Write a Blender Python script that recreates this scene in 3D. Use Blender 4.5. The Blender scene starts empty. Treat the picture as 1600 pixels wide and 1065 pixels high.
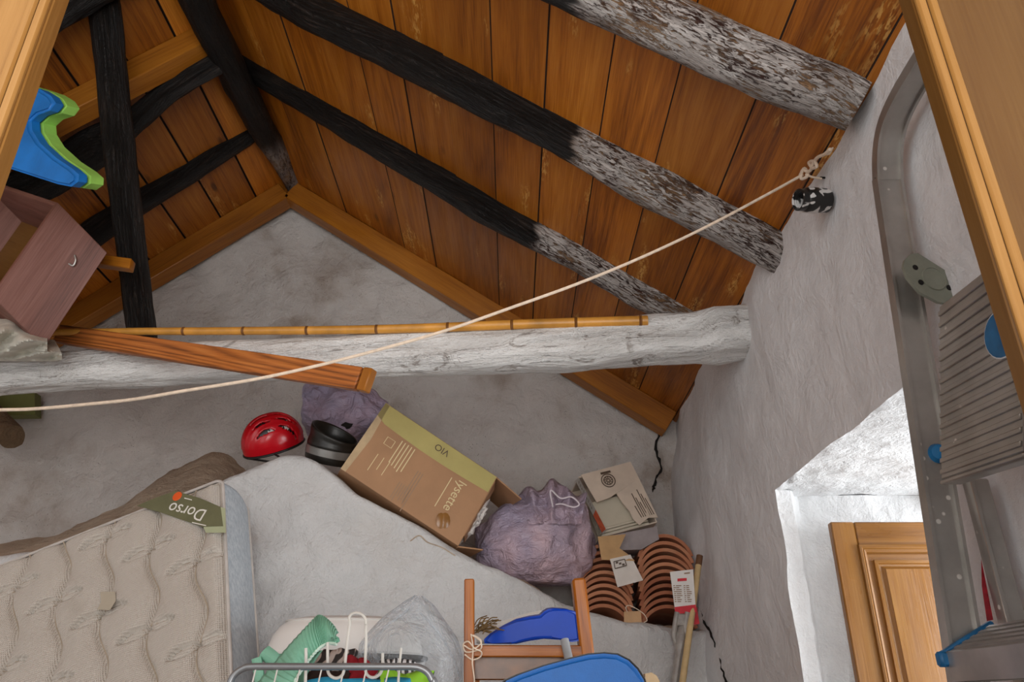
import bpy, bmesh, random
from math import sin, cos, tan, pi, radians, sqrt, exp, atan2, floor
from mathutils import Vector, Matrix, noise
random.seed(7)
S = bpy.context.scene
COL = S.collection
V = Vector

# ---------------------------------------------------------------- camera, world, lights, exposure
CAMZ = 0.95
FPX = 1200.0
PITCH = radians(25.33)
CP, SP = cos(PITCH), sin(PITCH)
CAM = V((0, 0, CAMZ))
cd = bpy.data.cameras.new('camera')
cd.sensor_width = 36.0
cd.lens = FPX * 36.0 / 1600.0
cd.clip_start = 0.02
co = bpy.data.objects.new('camera', cd)
co.location = CAM
co.rotation_euler = (pi / 2 + PITCH, 0, 0)
COL.objects.link(co)
S.camera = co

W = bpy.data.worlds.new('daylight')
S.world = W
W.use_nodes = True
bg = W.node_tree.nodes['Background']
bg.inputs[0].default_value = (0.97, 0.98, 0.985, 1)
bg.inputs[1].default_value = 1.25

def area_light(name, loc, target, sx, sy, power, col):
    d = bpy.data.lights.new(name, 'AREA')
    d.shape = 'RECTANGLE'; d.size = sx; d.size_y = sy
    d.energy = power; d.color = col
    o = bpy.data.objects.new(name, d)
    o.location = loc
    o.rotation_euler = (V(target) - V(loc)).to_track_quat('-Z', 'Y').to_euler()
    COL.objects.link(o)
    return o

area_light('window_daylight', (2.25, 1.75, 1.05), (0.9, 2.1, 1.35), 1.3, 1.1, 38, (0.93, 0.97, 1.0))
area_light('doorway_daylight', (0.4, -2.2, 1.0), (0.1, 2.5, 1.8), 2.2, 1.8, 48, (1.0, 0.97, 0.93))

S.view_settings.view_transform = 'Standard'
S.view_settings.look = 'None'
S.view_settings.exposure = 0.50
S.view_settings.gamma = 1.0
S.view_settings.use_curve_mapping = False

# ---------------------------------------------------------------- geometry helpers
def ray(u, v):
    a = (u - 800.0) / FPX; b = (532.5 - v) / FPX
    return V((a, CP - SP * b, SP + CP * b))
def at(u, v, Y=None, X=None, Z=None):
    r = ray(u, v)
    k = Y / r.y if Y is not None else (X / r.x if X is not None else (Z - CAMZ) / r.z)
    return CAM + r * k
def lerp(a, b, t): return a + (b - a) * t
def sm(x, a, b):
    t = min(1, max(0, (x - a) / (b - a))); return t * t * (3 - 2 * t)
def interp(pts, x):
    if x <= pts[0][0]: return pts[0][1]
    for (x0, y0), (x1, y1) in zip(pts, pts[1:]):
        if x <= x1: return lerp(y0, y1, (x - x0) / (x1 - x0))
    return pts[-1][1]
def fbm(p, sc, octs=3):
    return noise.fractal(V(p) * sc, 0.6, 2.1, octs)
def catmull(pts, n=8):
    P = [V(p) for p in pts]
    P = [P[0] * 2 - P[1]] + P + [P[-1] * 2 - P[-2]]
    out = []
    for i in range(1, len(P) - 2):
        a, b, c, d = P[i - 1:i + 3]
        for k in range(n):
            t = k / n
            out.append(0.5 * (2 * b + (c - a) * t + (2 * a - 5 * b + 4 * c - d) * t * t + (3 * b - a - 3 * c + d) * t ** 3))
    out.append(P[-2].copy())
    return out
def frame(z, hint=V((0, 0, 1))):
    z = z.normalized()
    if abs(z.dot(hint)) > 0.98: hint = V((1, 0, 0))
    x = hint.cross(z).normalized()
    return x, z.cross(x)

WL = {}          # world position of an object's origin

class MB:
    def __init__(s): s.v = []; s.f = []; s.uv = []; s.m = []
    def add(s, vs, fs, uvs=None, m=0):
        b = len(s.v); s.v += [V(p) for p in vs]
        for i, f in enumerate(fs):
            s.f.append([b + k for k in f])
            s.uv.append(uvs[i] if uvs else [(0, 0)] * len(f)); s.m.append(m)
        return s
    def box(s, c, hx, hy, hz, bev=0.0, m=0, uo=None, side_m=None):
        """c centre, hx hy hz half-axis vectors"""
        c, hx, hy, hz = V(c), V(hx), V(hy), V(hz)
        L = [hx.length, hy.length, hz.length]
        bm = bmesh.new(); bmesh.ops.create_cube(bm, size=2)
        for v in bm.verts: v.co = V((v.co.x * L[0], v.co.y * L[1], v.co.z * L[2]))
        if bev > 0:
            bmesh.ops.bevel(bm, geom=bm.edges[:], offset=min(bev, min(L) * .9), segments=1, affect='EDGES')
        ax = [hx.normalized(), hy.normalized(), hz.normalized()]
        flip = ax[0].cross(ax[1]).dot(ax[2]) < 0
        o = sorted(range(3), key=lambda k: -L[k])
        uo = uo if uo is not None else random.random() * 7
        bm.verts.index_update()
        vs = [c + ax[0] * v.co.x + ax[1] * v.co.y + ax[2] * v.co.z for v in bm.verts]
        fs = []; uvs = []
        for f in bm.faces:
            ids = [v for v in f.verts]
            if flip: ids = ids[::-1]
            fs.append([v.index for v in ids])
            uvs.append([(v.co[o[0]] + uo, v.co[o[1]] + v.co[o[2]] + uo * 1.7) for v in ids])
        ms = [m] * len(fs)
        if side_m is not None:      # long narrow sides and their bevels: faces not looking along hz
            bm.normal_update()
            ms = [m if abs(f.normal.z) > .9 else side_m for f in bm.faces]
        bm.free()
        s.add(vs, fs, uvs, m); s.m[-len(ms):] = ms
        return s
    def grid(s, fn, nu, nv, uv=None, m=0, closed_u=False, flip=False):
        b = len(s.v)
        cu = nu if closed_u else nu + 1
        for j in range(nv + 1):
            for i in range(cu):
                s.v.append(V(fn(i / nu, j / nv)))
        for j in range(nv):
            for i in range(nu):
                i2 = (i + 1) % cu if closed_u else i + 1
                q = [(i, j), (i2, j), (i2, j + 1), (i, j + 1)]
                q2 = [(i, j), (i + 1, j), (i + 1, j + 1), (i, j + 1)]
                ids = [b + jj * cu + ii for ii, jj in q]
                us = [(uv(ii / nu, jj / nv) if uv else (ii / nu, jj / nv)) for ii, jj in q2]
                if flip: ids = ids[::-1]; us = us[::-1]
                s.f.append(ids); s.uv.append(us); s.m.append(m)
        return s
    def tube(s, pts, r, seg=10, nz=None, cap=True, m=0, hint=V((0, 0, 1)), sq=None, u0=0):
        """tube through world points; r: number or list; nz(p, u, ang) -> radial factor; sq = (wide, tall, power)"""
        P = [V(p) for p in pts]; n = len(P)
        R = r if isinstance(r, (list, tuple)) else [r] * n
        T = []
        for i in range(n):
            T.append((P[min(i + 1, n - 1)] - P[max(i - 1, 0)]).normalized())
        x, y = frame(T[0], hint)
        b = len(s.v); acc = u0; U = []
        for i in range(n):
            if i:
                acc += (P[i] - P[i - 1]).length
                x = (x - T[i] * x.dot(T[i])).normalized(); y = T[i].cross(x)
            U.append(acc)
            for k in range(seg):
                a = 2 * pi * k / seg
                ca, sa = cos(a), sin(a); rr = R[i]
                if sq:
                    w, h, p = sq
                    q = (abs(ca) ** p + abs(sa) ** p) ** (-1 / p)
                    dx, dy = ca * q * w, sa * q * h
                else: dx, dy = ca, sa
                if nz: rr *= nz(P[i], acc, a)
                s.v.append(P[i] + x * dx * rr + y * dy * rr)
        for i in range(n - 1):
            for k in range(seg):
                k2 = (k + 1) % seg
                s.f.append([b + i * seg + k, b + i * seg + k2, b + (i + 1) * seg + k2, b + (i + 1) * seg + k])
                v0 = 2 * pi * k / seg * R[i]; v1 = 2 * pi * (k + 1) / seg * R[i]
                s.uv.append([(U[i], v0), (U[i], v1), (U[i + 1], v1), (U[i + 1], v0)]); s.m.append(m)
        if cap:
            for i, rev in ((0, True), (n - 1, False)):
                ids = [b + i * seg + k for k in range(seg)]
                if rev: ids = ids[::-1]
                s.f.append(ids); s.uv.append([(U[i] + .01 * cos(k), .01 * sin(k)) for k in range(seg)]); s.m.append(m)
        return s
    def lathe(s, prof, c, axis, seg=24, m=0, sx=1, sy=1, hint=V((0, 0, 1))):
        x, y = frame(V(axis), hint); z = V(axis).normalized(); c = V(c)
        n = len(prof)
        def fn(u, v):
            i = min(int(round(v * (n - 1))), n - 1)
            rr, h = prof[i]; a = 2 * pi * u
            return c + x * cos(a) * rr * sx + y * sin(a) * rr * sy + z * h
        return s.grid(fn, seg, n - 1, closed_u=True, m=m)
    def prism(s, poly, ext, m=0):
        """poly: world points (flat outline), ext: extrusion vector"""
        n = len(poly); poly = [V(p) for p in poly]; ext = V(ext)
        nrm = V((0, 0, 0))
        for i in range(n): nrm += poly[i].cross(poly[(i + 1) % n])
        if nrm.dot(ext) > 0: poly = poly[::-1]
        vs = poly + [p + ext for p in poly]
        fs = [list(range(n)), list(range(2 * n - 1, n - 1, -1))]
        for i in range(n):
            j = (i + 1) % n; fs.append([j, i, n + i, n + j])
        e = (poly[1] - poly[0]).normalized()
        uvs = [[(vs[k].dot(e), vs[k].z + vs[k].y) for k in f] for f in fs]
        return s.add(vs, fs, uvs, m)
    def build(s, name, mat, parent=None, loc=None, sharp=38, smooth=True):
        o0 = WL[parent] if parent is not None else (V(loc) if loc is not None else None)
        if o0 is None:
            lo = V([min(p[k] for p in s.v) for k in range(3)]); hi = V([max(p[k] for p in s.v) for k in range(3)])
            o0 = V(((lo.x + hi.x) / 2, (lo.y + hi.y) / 2, lo.z))
        me = bpy.data.meshes.new(name)
        me.from_pydata([p - o0 for p in s.v], [], s.f)
        ul = me.uv_layers.new(name='UVMap')
        flat = []
        for l in s.uv:
            for q in l: flat += [q[0], q[1]]
        ul.data.foreach_set('uv', flat)
        for mm in (mat if isinstance(mat, (list, tuple)) else [mat]): me.materials.append(mm)
        me.polygons.foreach_set('material_index', s.m)
        if smooth:
            me.shade_smooth(); me.set_sharp_from_angle(angle=radians(sharp))
        me.update()
        o = bpy.data.objects.new(name, me); COL.objects.link(o)
        if parent is not None: o.parent = parent
        else: o.location = o0
        WL[o] = o0
        if name == 'small_print': o['kind'] = 'stuff'
        return o

def tag(o, label, cat=None, group=None):
    o['label'] = label
    if cat: o['category'] = cat
    if group: o['group'] = group
    return o
def thing(name, label, cat, loc, group=None):
    o = bpy.data.objects.new(name, None); o.empty_display_size = .05
    COL.objects.link(o); o.location = loc; WL[o] = V(loc)
    return tag(o, label, cat, group)
def struct(o): o['kind'] = 'structure'; return o

def text(body, size, org, xd, yd, mat, parent, name='lettering', ext=0.0004, sx=1.0, center=False, shear=0):
    cu = bpy.data.curves.new(name, 'FONT'); cu.body = body; cu.size = size; cu.extrude = ext; cu.shear = shear
    if center: cu.align_x = 'CENTER'
    cu.resolution_u = 3
    t = bpy.data.objects.new(name, cu)
    me0 = bpy.data.meshes.new_from_object(t)
    xd = V(xd).normalized(); yd = (V(yd) - xd * V(yd).dot(xd)).normalized(); zd = xd.cross(yd)
    b = MB(); b.add([V(org) + xd * v.co.x * sx + yd * v.co.y + zd * v.co.z for v in me0.vertices], [list(p.vertices) for p in me0.polygons])
    bpy.data.objects.remove(t); bpy.data.curves.remove(cu); bpy.data.meshes.remove(me0)
    return b.build(name, mat, parent, smooth=False)

# ---------------------------------------------------------------- materials
def lin(c):
    f = lambda x: (x / 255.) / 12.92 if x <= 10 else (((x / 255.) + .055) / 1.055) ** 2.4
    return (f(c[0]), f(c[1]), f(c[2]), 1)
class NT:
    def __init__(s, name):
        s.mat = bpy.data.materials.new(name); s.mat.use_nodes = True
        s.t = s.mat.node_tree; s.p = s.t.nodes['Principled BSDF']; s.out = s.t.nodes['Material Output']
    def n(s, typ, **kw):
        nd = s.t.nodes.new(typ)
        for k, v in kw.items():
            if isinstance(k, str) and hasattr(nd, k): setattr(nd, k, v)
        return nd
    def l(s, a, b): s.t.links.new(a, b)
    def val(s, sock, v):
        if hasattr(v, 'is_linked') or isinstance(v, bpy.types.NodeSocket): s.l(v, sock)
        else: sock.default_value = v
    def coord(s, kind='Object', scale=(1, 1, 1), rnd=False):
        tc = s.n('ShaderNodeTexCoord'); mp = s.n('ShaderNodeMapping')
        mp.inputs['Scale'].default_value = scale
        s.l(tc.outputs[kind], mp.inputs['Vector'])
        if rnd:
            oi = s.n('ShaderNodeObjectInfo'); cx = s.n('ShaderNodeCombineXYZ')
            m1 = s.math('MULTIPLY', oi.outputs['Random'], 13.7); m2 = s.math('MULTIPLY', oi.outputs['Random'], 41.3)
            s.l(m1, cx.inputs[0]); s.l(m2, cx.inputs[1]); s.l(m2, cx.inputs[2])
            s.l(cx.outputs[0], mp.inputs['Location'])
        return mp.outputs[0]
    def math(s, op, a, b=0.0, clamp=False):
        m = s.n('ShaderNodeMath', operation=op); m.use_clamp = clamp
        s.val(m.inputs[0], a); s.val(m.inputs[1], b)
        return m.outputs[0]
    def noise(s, vec, scale, detail=4, rough=.55, dist=0):
        m = s.n('ShaderNodeTexNoise'); s.l(vec, m.inputs['Vector'])
        m.inputs['Scale'].default_value = scale; m.inputs['Detail'].default_value = detail
        m.inputs['Roughness'].default_value = rough; m.inputs['Distortion'].default_value = dist
        return m.outputs[0]
    def vor(s, vec, scale, feat='F1'):
        m = s.n('ShaderNodeTexVoronoi', feature=feat); s.l(vec, m.inputs['Vector']); m.inputs['Scale'].default_value = scale
        return m.outputs['Distance']
    def ramp(s, fac, stops):
        r = s.n('ShaderNodeValToRGB'); s.l(fac, r.inputs[0])
        e = r.color_ramp.elements
        while len(e) < len(stops): e.new(.5)
        for i, (p, c) in enumerate(stops):
            e[i].position = p; e[i].color = c if len(c) == 4 else (*c, 1)
        return r.outputs[0]
    def step(s, fac, a, b):
        m = s.n('ShaderNodeMapRange'); m.interpolation_type = 'SMOOTHSTEP'
        s.l(fac, m.inputs[0]); m.inputs[1].default_value = a; m.inputs[2].default_value = b
        return m.outputs[0]
    def mix(s, fac, a, b, mode='MIX'):
        m = s.n('ShaderNodeMix', data_type='RGBA', blend_type=mode)
        s.val(m.inputs[0], fac); s.val(m.inputs[6], a); s.val(m.inputs[7], b)
        return m.outputs[2]
    def bump(s, h, strength, dist=.01, prev=None):
        b = s.n('ShaderNodeBump'); b.inputs['Strength'].default_value = strength; b.inputs['Distance'].default_value = dist
        s.l(h, b.inputs['Height'])
        if prev is not None: s.l(prev, b.inputs['Normal'])
        return b.outputs[0]
    def done(s, col, rough=.6, nrm=None, metal=0, **kw):
        s.val(s.p.inputs['Base Color'], col); s.val(s.p.inputs['Roughness'], rough); s.p.inputs['Metallic'].default_value = metal
        if nrm is not None: s.l(nrm, s.p.inputs['Normal'])
        for k, v in kw.items(): s.val(s.p.inputs[k.replace('_', ' ')], v)
        return s.mat
def g(x): return (x, x, x, 1)

def plain(name, c, rough=.5, var=.10, sc=14, metal=0, bump=.1, bsc=60, **kw):
    t = NT(name); co_ = t.coord()
    c = lin(c); dk = tuple(x * (1 - var * 1.6) for x in c[:3]) + (1,); lt = tuple(min(1, x * (1 + var)) for x in c[:3]) + (1,)
    col = t.ramp(t.noise(co_, sc, 5), [(.3, dk), (.7, lt)])
    nr = t.bump(t.noise(co_, bsc, 3), bump, .004) if bump else None
    return t.done(col, rough, nr, metal, **kw)

def wood(name, dark, mid, light, rough=.42, grain=1.0, knots=True, bump=.25, tint=.25, worn=0, ringk=.22):
    """grain runs along UV u (metres)"""
    t = NT(name)
    uv = t.coord('UV', (1, 1, 1), True)
    def sc(a, b):
        m = t.n('ShaderNodeMapping'); m.inputs['Scale'].default_value = (a, b, 1); t.l(uv, m.inputs[0]); return m.outputs[0]
    broad = t.noise(sc(.55, 5), 1, 3, .5, .4)
    rings = t.math('FRACT', t.math('MULTIPLY', t.noise(sc(.35, 4.2), 1, 2, .4, .3), 16.0 * grain))
    rings = t.math('ABSOLUTE', t.math('SUBTRACT', rings, .5))
    fine = t.noise(sc(6, 190), 1, 3, .6)
    f = t.math('ADD', t.math('MULTIPLY', broad, 1 - ringk), t.math('MULTIPLY', rings, ringk))
    f = t.math('ADD', f, t.math('MULTIPLY', t.math('SUBTRACT', fine, .5), .55))
    col = t.ramp(f, [(.18, lin(dark)), (.42, lin(mid)), (.72, lin(light))])
    if knots:
        kd = t.vor(sc(1.7, 5.2), 1)
        kf = t.math('MULTIPLY', t.step(kd, .10, .035), t.step(t.noise(sc(.9, 2.1), 1, 1), .5, .6))
        col = t.mix(t.math('MULTIPLY', kf, .75), col, tuple(x * .35 for x in lin(dark)[:3]) + (1,))
    oi = t.n('ShaderNodeObjectInfo')
    br = t.math('ADD', t.math('MULTIPLY', oi.outputs['Random'], tint), 1 - tint * .6)
    cx = t.n('ShaderNodeCombineColor'); [t.l(br, cx.inputs[k]) for k in range(3)]
    col = t.mix(1.0, col, cx.outputs[0], 'MULTIPLY')
    if worn:
        wf = t.math('MULTIPLY', t.step(t.noise(sc(2.2, 9), 1, 3, .5), .6, .72), t.step(t.noise(sc(30, 110), 1, 2, .7), .45, .6))
        col = t.mix(t.math('MULTIPLY', wf, worn), col, lin((240, 190, 105)))
    nr = t.bump(t.math('ADD', t.math('MULTIPLY', fine, .5), t.math('MULTIPLY', rings, .3)), bump, .003)
    rg = t.ramp(t.noise(sc(3, 14), 1, 3), [(.3, g(rough - .08)), (.7, g(rough + .14))])
    return t.done(col, rg, nr)

def plaster(name, base, dirt, dirt_amt=.35, bsc=9, strength=.55, speck=.0):
    t = NT(name); c = t.coord()
    n1 = t.noise(c, 1.3, 6, .6, .3); n2 = t.noise(c, 7, 6, .65)
    b = lin(base)
    col = t.ramp(n2, [(.3, tuple(x * .88 for x in b[:3]) + (1,)), (.7, tuple(min(1, x * 1.05) for x in b[:3]) + (1,))])
    df = t.math('MULTIPLY', t.step(t.math('ADD', t.math('MULTIPLY', n1, .75), t.math('MULTIPLY', n2, .25)), .50, .68), dirt_amt)
    col = t.mix(df, col, lin(dirt))
    if speck:
        sp = t.math('MULTIPLY', t.step(t.vor(c, 55), .16, .07), t.step(t.noise(c, 2.6, 2), .48, .6))
        col = t.mix(t.math('MULTIPLY', sp, speck), col, lin((70, 62, 58)))
    m1 = t.bump(t.noise(c, bsc, 5, .6, .5), strength, .05)
    m2 = t.bump(t.noise(c, bsc * 5, 4, .7), strength, .012, m1)
    m3 = t.bump(t.vor(c, bsc * 7), strength * .25, .004, m2)
    return t.done(col, .88, m3)

def painted_log(name, u0, blend=.04, amount=1.0, seed=0):
    """charred dark log, flaking white limewash beyond u0 metres along it"""
    t = NT(name)
    tc = t.n('ShaderNodeTexCoord'); mp = t.n('ShaderNodeMapping'); t.l(tc.outputs['UV'], mp.inputs[0]); mp.inputs['Location'].default_value = (0, seed * 3.1, seed)
    def sc(a, b):
        m = t.n('ShaderNodeMapping'); m.inputs['Scale'].default_value = (a, b, 1); t.l(mp.outputs[0], m.inputs[0]); return m.outputs[0]
    sx = t.n('ShaderNodeSeparateXYZ'); t.l(tc.outputs['UV'], sx.inputs[0])
    fib = t.noise(sc(7, 80), 1, 5, .7, .9); lump = t.noise(sc(5, 12), 1, 6, .7, .6)
    dark = t.ramp(t.math('ADD', t.math('MULTIPLY', fib, .6), t.math('MULTIPLY', lump, .4)), [(.34, lin((6, 5, 5))), (.54, lin((20, 16, 14))), (.68, lin((58, 46, 39))), (.80, lin((118, 102, 90)))])
    edge = t.math('ADD', sx.outputs[0], t.math('MULTIPLY', t.math('SUBTRACT', t.noise(sc(3, 22), 1, 3), .5), .22))
    front = t.step(edge, u0 - blend, u0 + blend)
    flake = t.noise(sc(26, 120), 1, 6, .75, .9); big = t.noise(sc(4.5, 12), 1, 4, .6)
    keep = t.step(t.math('ADD', t.math('MULTIPLY', flake, .78), t.math('MULTIPLY', big, .34)), .50, .56)
    wf = t.math('MULTIPLY', t.math('MULTIPLY', front, keep), amount)
    white = t.ramp(t.noise(sc(9, 24), 1, 4), [(.3, lin((158, 148, 142))), (.7, lin((206, 201, 197)))])
    bare = t.mix(t.step(lump, .42, .62), lin((70, 42, 34)), lin((176, 138, 100)))
    under = t.mix(front, dark, t.mix(.3, bare, dark))
    col = t.mix(wf, under, white)
    h = t.math('ADD', t.math('ADD', t.math('MULTIPLY', fib, .6), t.math('MULTIPLY', lump, .8)), t.math('MULTIPLY', wf, .25))
    nr = t.bump(h, 1.0, .03)
    return t.done(col, t.mix(wf, g(.46), g(.85)), nr, 0, Specular_IOR_Level=.3)

def limewash(name):
    t = NT(name); tc = t.coord('UV')
    def sc(a, b):
        m = t.n('ShaderNodeMapping'); m.inputs['Scale'].default_value = (a, b, 1); t.l(tc, m.inputs[0]); return m.outputs[0]
    fib = t.noise(sc(3, 22), 1, 5, .65, .8); spot = t.noise(sc(7, 13), 1, 4, .7, 1.2); big = t.noise(sc(1.2, 2.5), 1, 2)
    gap = t.math('MULTIPLY', t.step(spot, .57, .66), t.step(big, .40, .56))
    col = t.ramp(fib, [(.3, lin((205, 203, 200))), (.65, lin((238, 238, 236)))])
    col = t.mix(t.math('MULTIPLY', gap, .75), col, lin((112, 96, 84)))
    crack = t.step(t.noise(sc(4, 46), 1, 3, .6, .5), .36, .29)
    col = t.mix(t.math('MULTIPLY', crack, .55), col, lin((90, 78, 70)))
    nr = t.bump(fib, 1.0, .035); nr = t.bump(t.noise(sc(14, 24), 1, 5, .75), .9, .016, nr)
    return t.done(col, .9, nr)

M_PLANK = wood('varnished_pine', (108, 54, 6), (170, 98, 20), (202, 130, 44), .40, .8, True, .35, .42, .6, .26)
M_PLANKE = plain('dirt_shade_edge', (44, 22, 8), .8, .2)  # dirt and the shade of the joints, both put into the board edge colour
M_TRIM = wood('varnished_batten', (112, 62, 8), (152, 92, 20), (178, 116, 38), .42, .8, True, .25, .2)
M_BOARD = wood('striped_pine_board', (96, 52, 20), (176, 102, 44), (206, 134, 66), .5, 1.6, False, .4, .1, 0, .5)
M_LEAF = wood('oak_door', (140, 96, 44), (162, 116, 58), (178, 132, 74), .42, .9, False, .3, .05)
M_LEAFP = wood('brown_door_panel', (92, 60, 24), (106, 72, 32), (118, 84, 42), .40, .6, False, .2, .05)
M_SHUT = wood('shutter_wood', (112, 70, 24), (136, 90, 36), (154, 108, 48), .26, .9, False, .25, .05)
M_CHAIRW = wood('worn_orange_wood', (92, 42, 2), (150, 80, 6), (180, 106, 18), .40, 1.2, False, .4, .1, .3, .4)
M_CRATE = wood('mahogany_stain', (78, 46, 38), (110, 70, 60), (134, 94, 84), .5, .8, False, .3, .1)
M_WALL = plaster('grey_plaster', (224, 224, 225), (208, 206, 205), .5, 9, .32)
M_GABLE = plaster('gable_plaster', (204, 199, 195), (140, 122, 106), .8, 9, .62, .8)
M_HOOD = plaster('hood_plaster', (206, 205, 204), (178, 172, 166), .6, 8, .6)
M_REVEAL = plaster('white_reveal', (236, 237, 238), (226, 226, 226), .3, 26, .35)
M_DIRT = plaster('brown_dirt', (196, 176, 154), (140, 116, 92), .8, 9, .8, .6)
M_DARK = plain('dark_gap', (16, 10, 6), .9, .2)
M_FLOOR = plain('floor_tile', (150, 132, 118), .7, .15)
M_ROPE = plain('cotton_rope', (226, 206, 184), .85, .1, 60, bump=.4, bsc=300)
M_ALU = NT('dull_aluminium')
def _alu():
    t = M_ALU; c = t.coord()
    col = t.ramp(t.noise(c, 9, 5), [(.3, lin((158, 154, 148))), (.7, lin((190, 186, 180)))])
    spl = t.math('MULTIPLY', t.step(t.vor(c, 30), .16, .10), t.step(t.noise(c, 7, 2), .52, .6))
    col = t.mix(spl, col, lin((222, 216, 208)))
    inv = t.math('SUBTRACT', .78, t.math('MULTIPLY', spl, .5))
    return t.done(col, .36, t.bump(t.noise(c, 40, 4), .12, .002), 0, Metallic=inv)
M_ALU = _alu()
# ---------------------------------------------------------------- the room
XR, ZR = -1.38, 3.89          # ridge
KR, KL = 0.68, 0.80           # slopes right / left
XW = 0.878                    # right wall face
XL = -3.45                    # left wall face
YG = 4.0                      # gable wall face
def roof(x): return ZR - KR * (x - XR) if x > XR else ZR - KL * (XR - x)

# gable wall
def gable_pt(a, b):
    x = lerp(-3.6, 1.05, a); zt = roof(x) + .04
    z = zt * b
    p = V((x, YG, z))
    y = YG + .045 * fbm(p, 1.6, 2) + .014 * fbm(p, 6, 3)
    k = sm(x, .35, .95) * .10
    return V((x, y - k * k * 2, z))
b = MB(); b.grid(gable_pt, 190, 150)
gw = struct(b.build('wall_back', M_GABLE, loc=(0, YG, 0)))
# loose plaster crumbs along the top of the gable and the settlement crack in the corner
def crack(name, pix, Y, r, parent):
    P = catmull([at(u, v, Y=Y) for u, v in pix], 5)
    P = [p + V((random.uniform(-.006, .006), 0, random.uniform(-.006, .006))) for p in P]
    R = [r * random.uniform(.4, 1.3) for _ in P]; R[-1] = r * .2
    return MB().tube(P, R, 5).build(name, M_DARK, parent)
def gy(u, v):
    p = at(u, v, Y=YG); x = p.x
    return YG + .045 * fbm((x, YG, p.z), 1.6, 2) + .014 * fbm((x, YG, p.z), 6, 3) - (sm(x, .35, .95) * .10) ** 2 * 2
crack('crack', [(1031, 672), (1026, 700), (1032, 730), (1024, 752), (1020, 768)], gy(1026, 720) - .04, .0075, gw)
crack('crack', [(490, 318), (512, 328), (518, 348), (545, 362), (580, 388)], gy(520, 340) - .012, .005, gw)

# right wall with the window recess
WY0, WY1, WZ0, WZ1 = 1.60, 2.54, 0.55, 1.60
def wx(y, z):
    p = V((0, y, z))
    dy, dz = max(WY0 - y, y - WY1, 0), max(WZ0 - z, z - WZ1, 0)
    nk = lerp(.35, 1, sm(sqrt(dy * dy + dz * dz), 0, .35))
    return XW + nk * .026 * fbm(p, 1.5, 2) + .006 * fbm(p, 5, 3) - .075 * sm(y, 3.0, 4.0) * sm(z, 2.3, 1.5) + .02 * sm(y, 2.2, .8)
ys = [-.7 + (WY0 + .7) * i / 26 for i in range(27)] + [WY0 + (WY1 - WY0) * i / 30 for i in range(1, 31)] + [WY1 + (4.15 - WY1) * i / 40 for i in range(1, 41)]
zs = [WZ0 * i / 8 for i in range(9)] + [WZ0 + (WZ1 - WZ0) * i / 26 for i in range(1, 27)] + [WZ1 + (2.40 - WZ1) * i / 22 for i in range(1, 23)]
b = MB(); idx = {}
for i, y in enumerate(ys):
    for j, z in enumerate(zs):
        b.v.append(V((wx(y, z), y, z))); idx[i, j] = len(b.v) - 1
for i in range(len(ys) - 1):
    for j in range(len(zs) - 1):
        yc, zc = (ys[i] + ys[i + 1]) / 2, (zs[j] + zs[j + 1]) / 2
        if WY0 < yc < WY1 and WZ0 < zc < WZ1: continue
        b.f.append([idx[i, j], idx[i, j + 1], idx[i + 1, j + 1], idx[i + 1, j]]); b.uv.append([(0, 0)] * 4); b.m.append(0)
wr = struct(b.build('wall_right', M_WALL, loc=(XW, 0, 0)))
XO = 1.46                     # where the window frame stands
def rough(p, k=.006): return k * fbm(p, 11, 3)
def far_jamb(a, c):
    z = lerp(WZ0, WZ1, c)
    x0 = wx(WY1, z); x = lerp(x0, XO, a)
    y = WY1 + .075 * sm(x, XW + .055, XW + .10) * sm(a, 0.02, .1)
    return V((x, y + (rough((x, y, z), .009) if 0 < a else 0), z))
def near_jamb(a, c):
    z = lerp(WZ0, WZ1, c); x0 = wx(WY0, z)
    return V((lerp(x0, XO, a), WY0 + (rough((a, 1, z)) if a > 0 else 0), z))
def soffit(a, c):
    y = lerp(WY0, WY1 + (.09 if a > 0 else 0), c); x0 = wx(min(y, WY1), WZ1)
    return V((lerp(x0, XO, a), y, WZ1 + (rough((a * .5, y, 2), .010) if a > 0 else 0)))
def sill(a, c):
    y = lerp(WY0, WY1 + (.09 if a > 0 else 0), c); x0 = wx(min(y, WY1), WZ0)
    return V((lerp(x0, XO, a), y, WZ0))
MB().grid(far_jamb, 46, 40).build('window_reveal', M_REVEAL, wr)
MB().grid(near_jamb, 16, 30).build('window_reveal', M_REVEAL, wr)
MB().grid(soffit, 30, 40).build('lintel_soffit', M_REVEAL, wr)
MB().grid(sill, 12, 30).build('window_sill', M_REVEAL, wr)
# a thick outer lip of the wall so that no light leaks around the recess
lip = MB()
lip.box((1.22, .36, 1.2), (.27, 0, 0), (0, 1.09, 0), (0, 0, 1.2))
lip.box((1.25, 3.42, 1.2), (.24, 0, 0), (0, .78, 0), (0, 0, 1.2))
lip.box((1.25, 1.9, 2.05), (.22, 0, 0), (0, .75, 0), (0, 0, .40))
lip.box((1.25, 1.9, .26), (.22, 0, 0), (0, .75, 0), (0, 0, .26))
lip.build('wall_core', M_WALL, wr)
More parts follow.
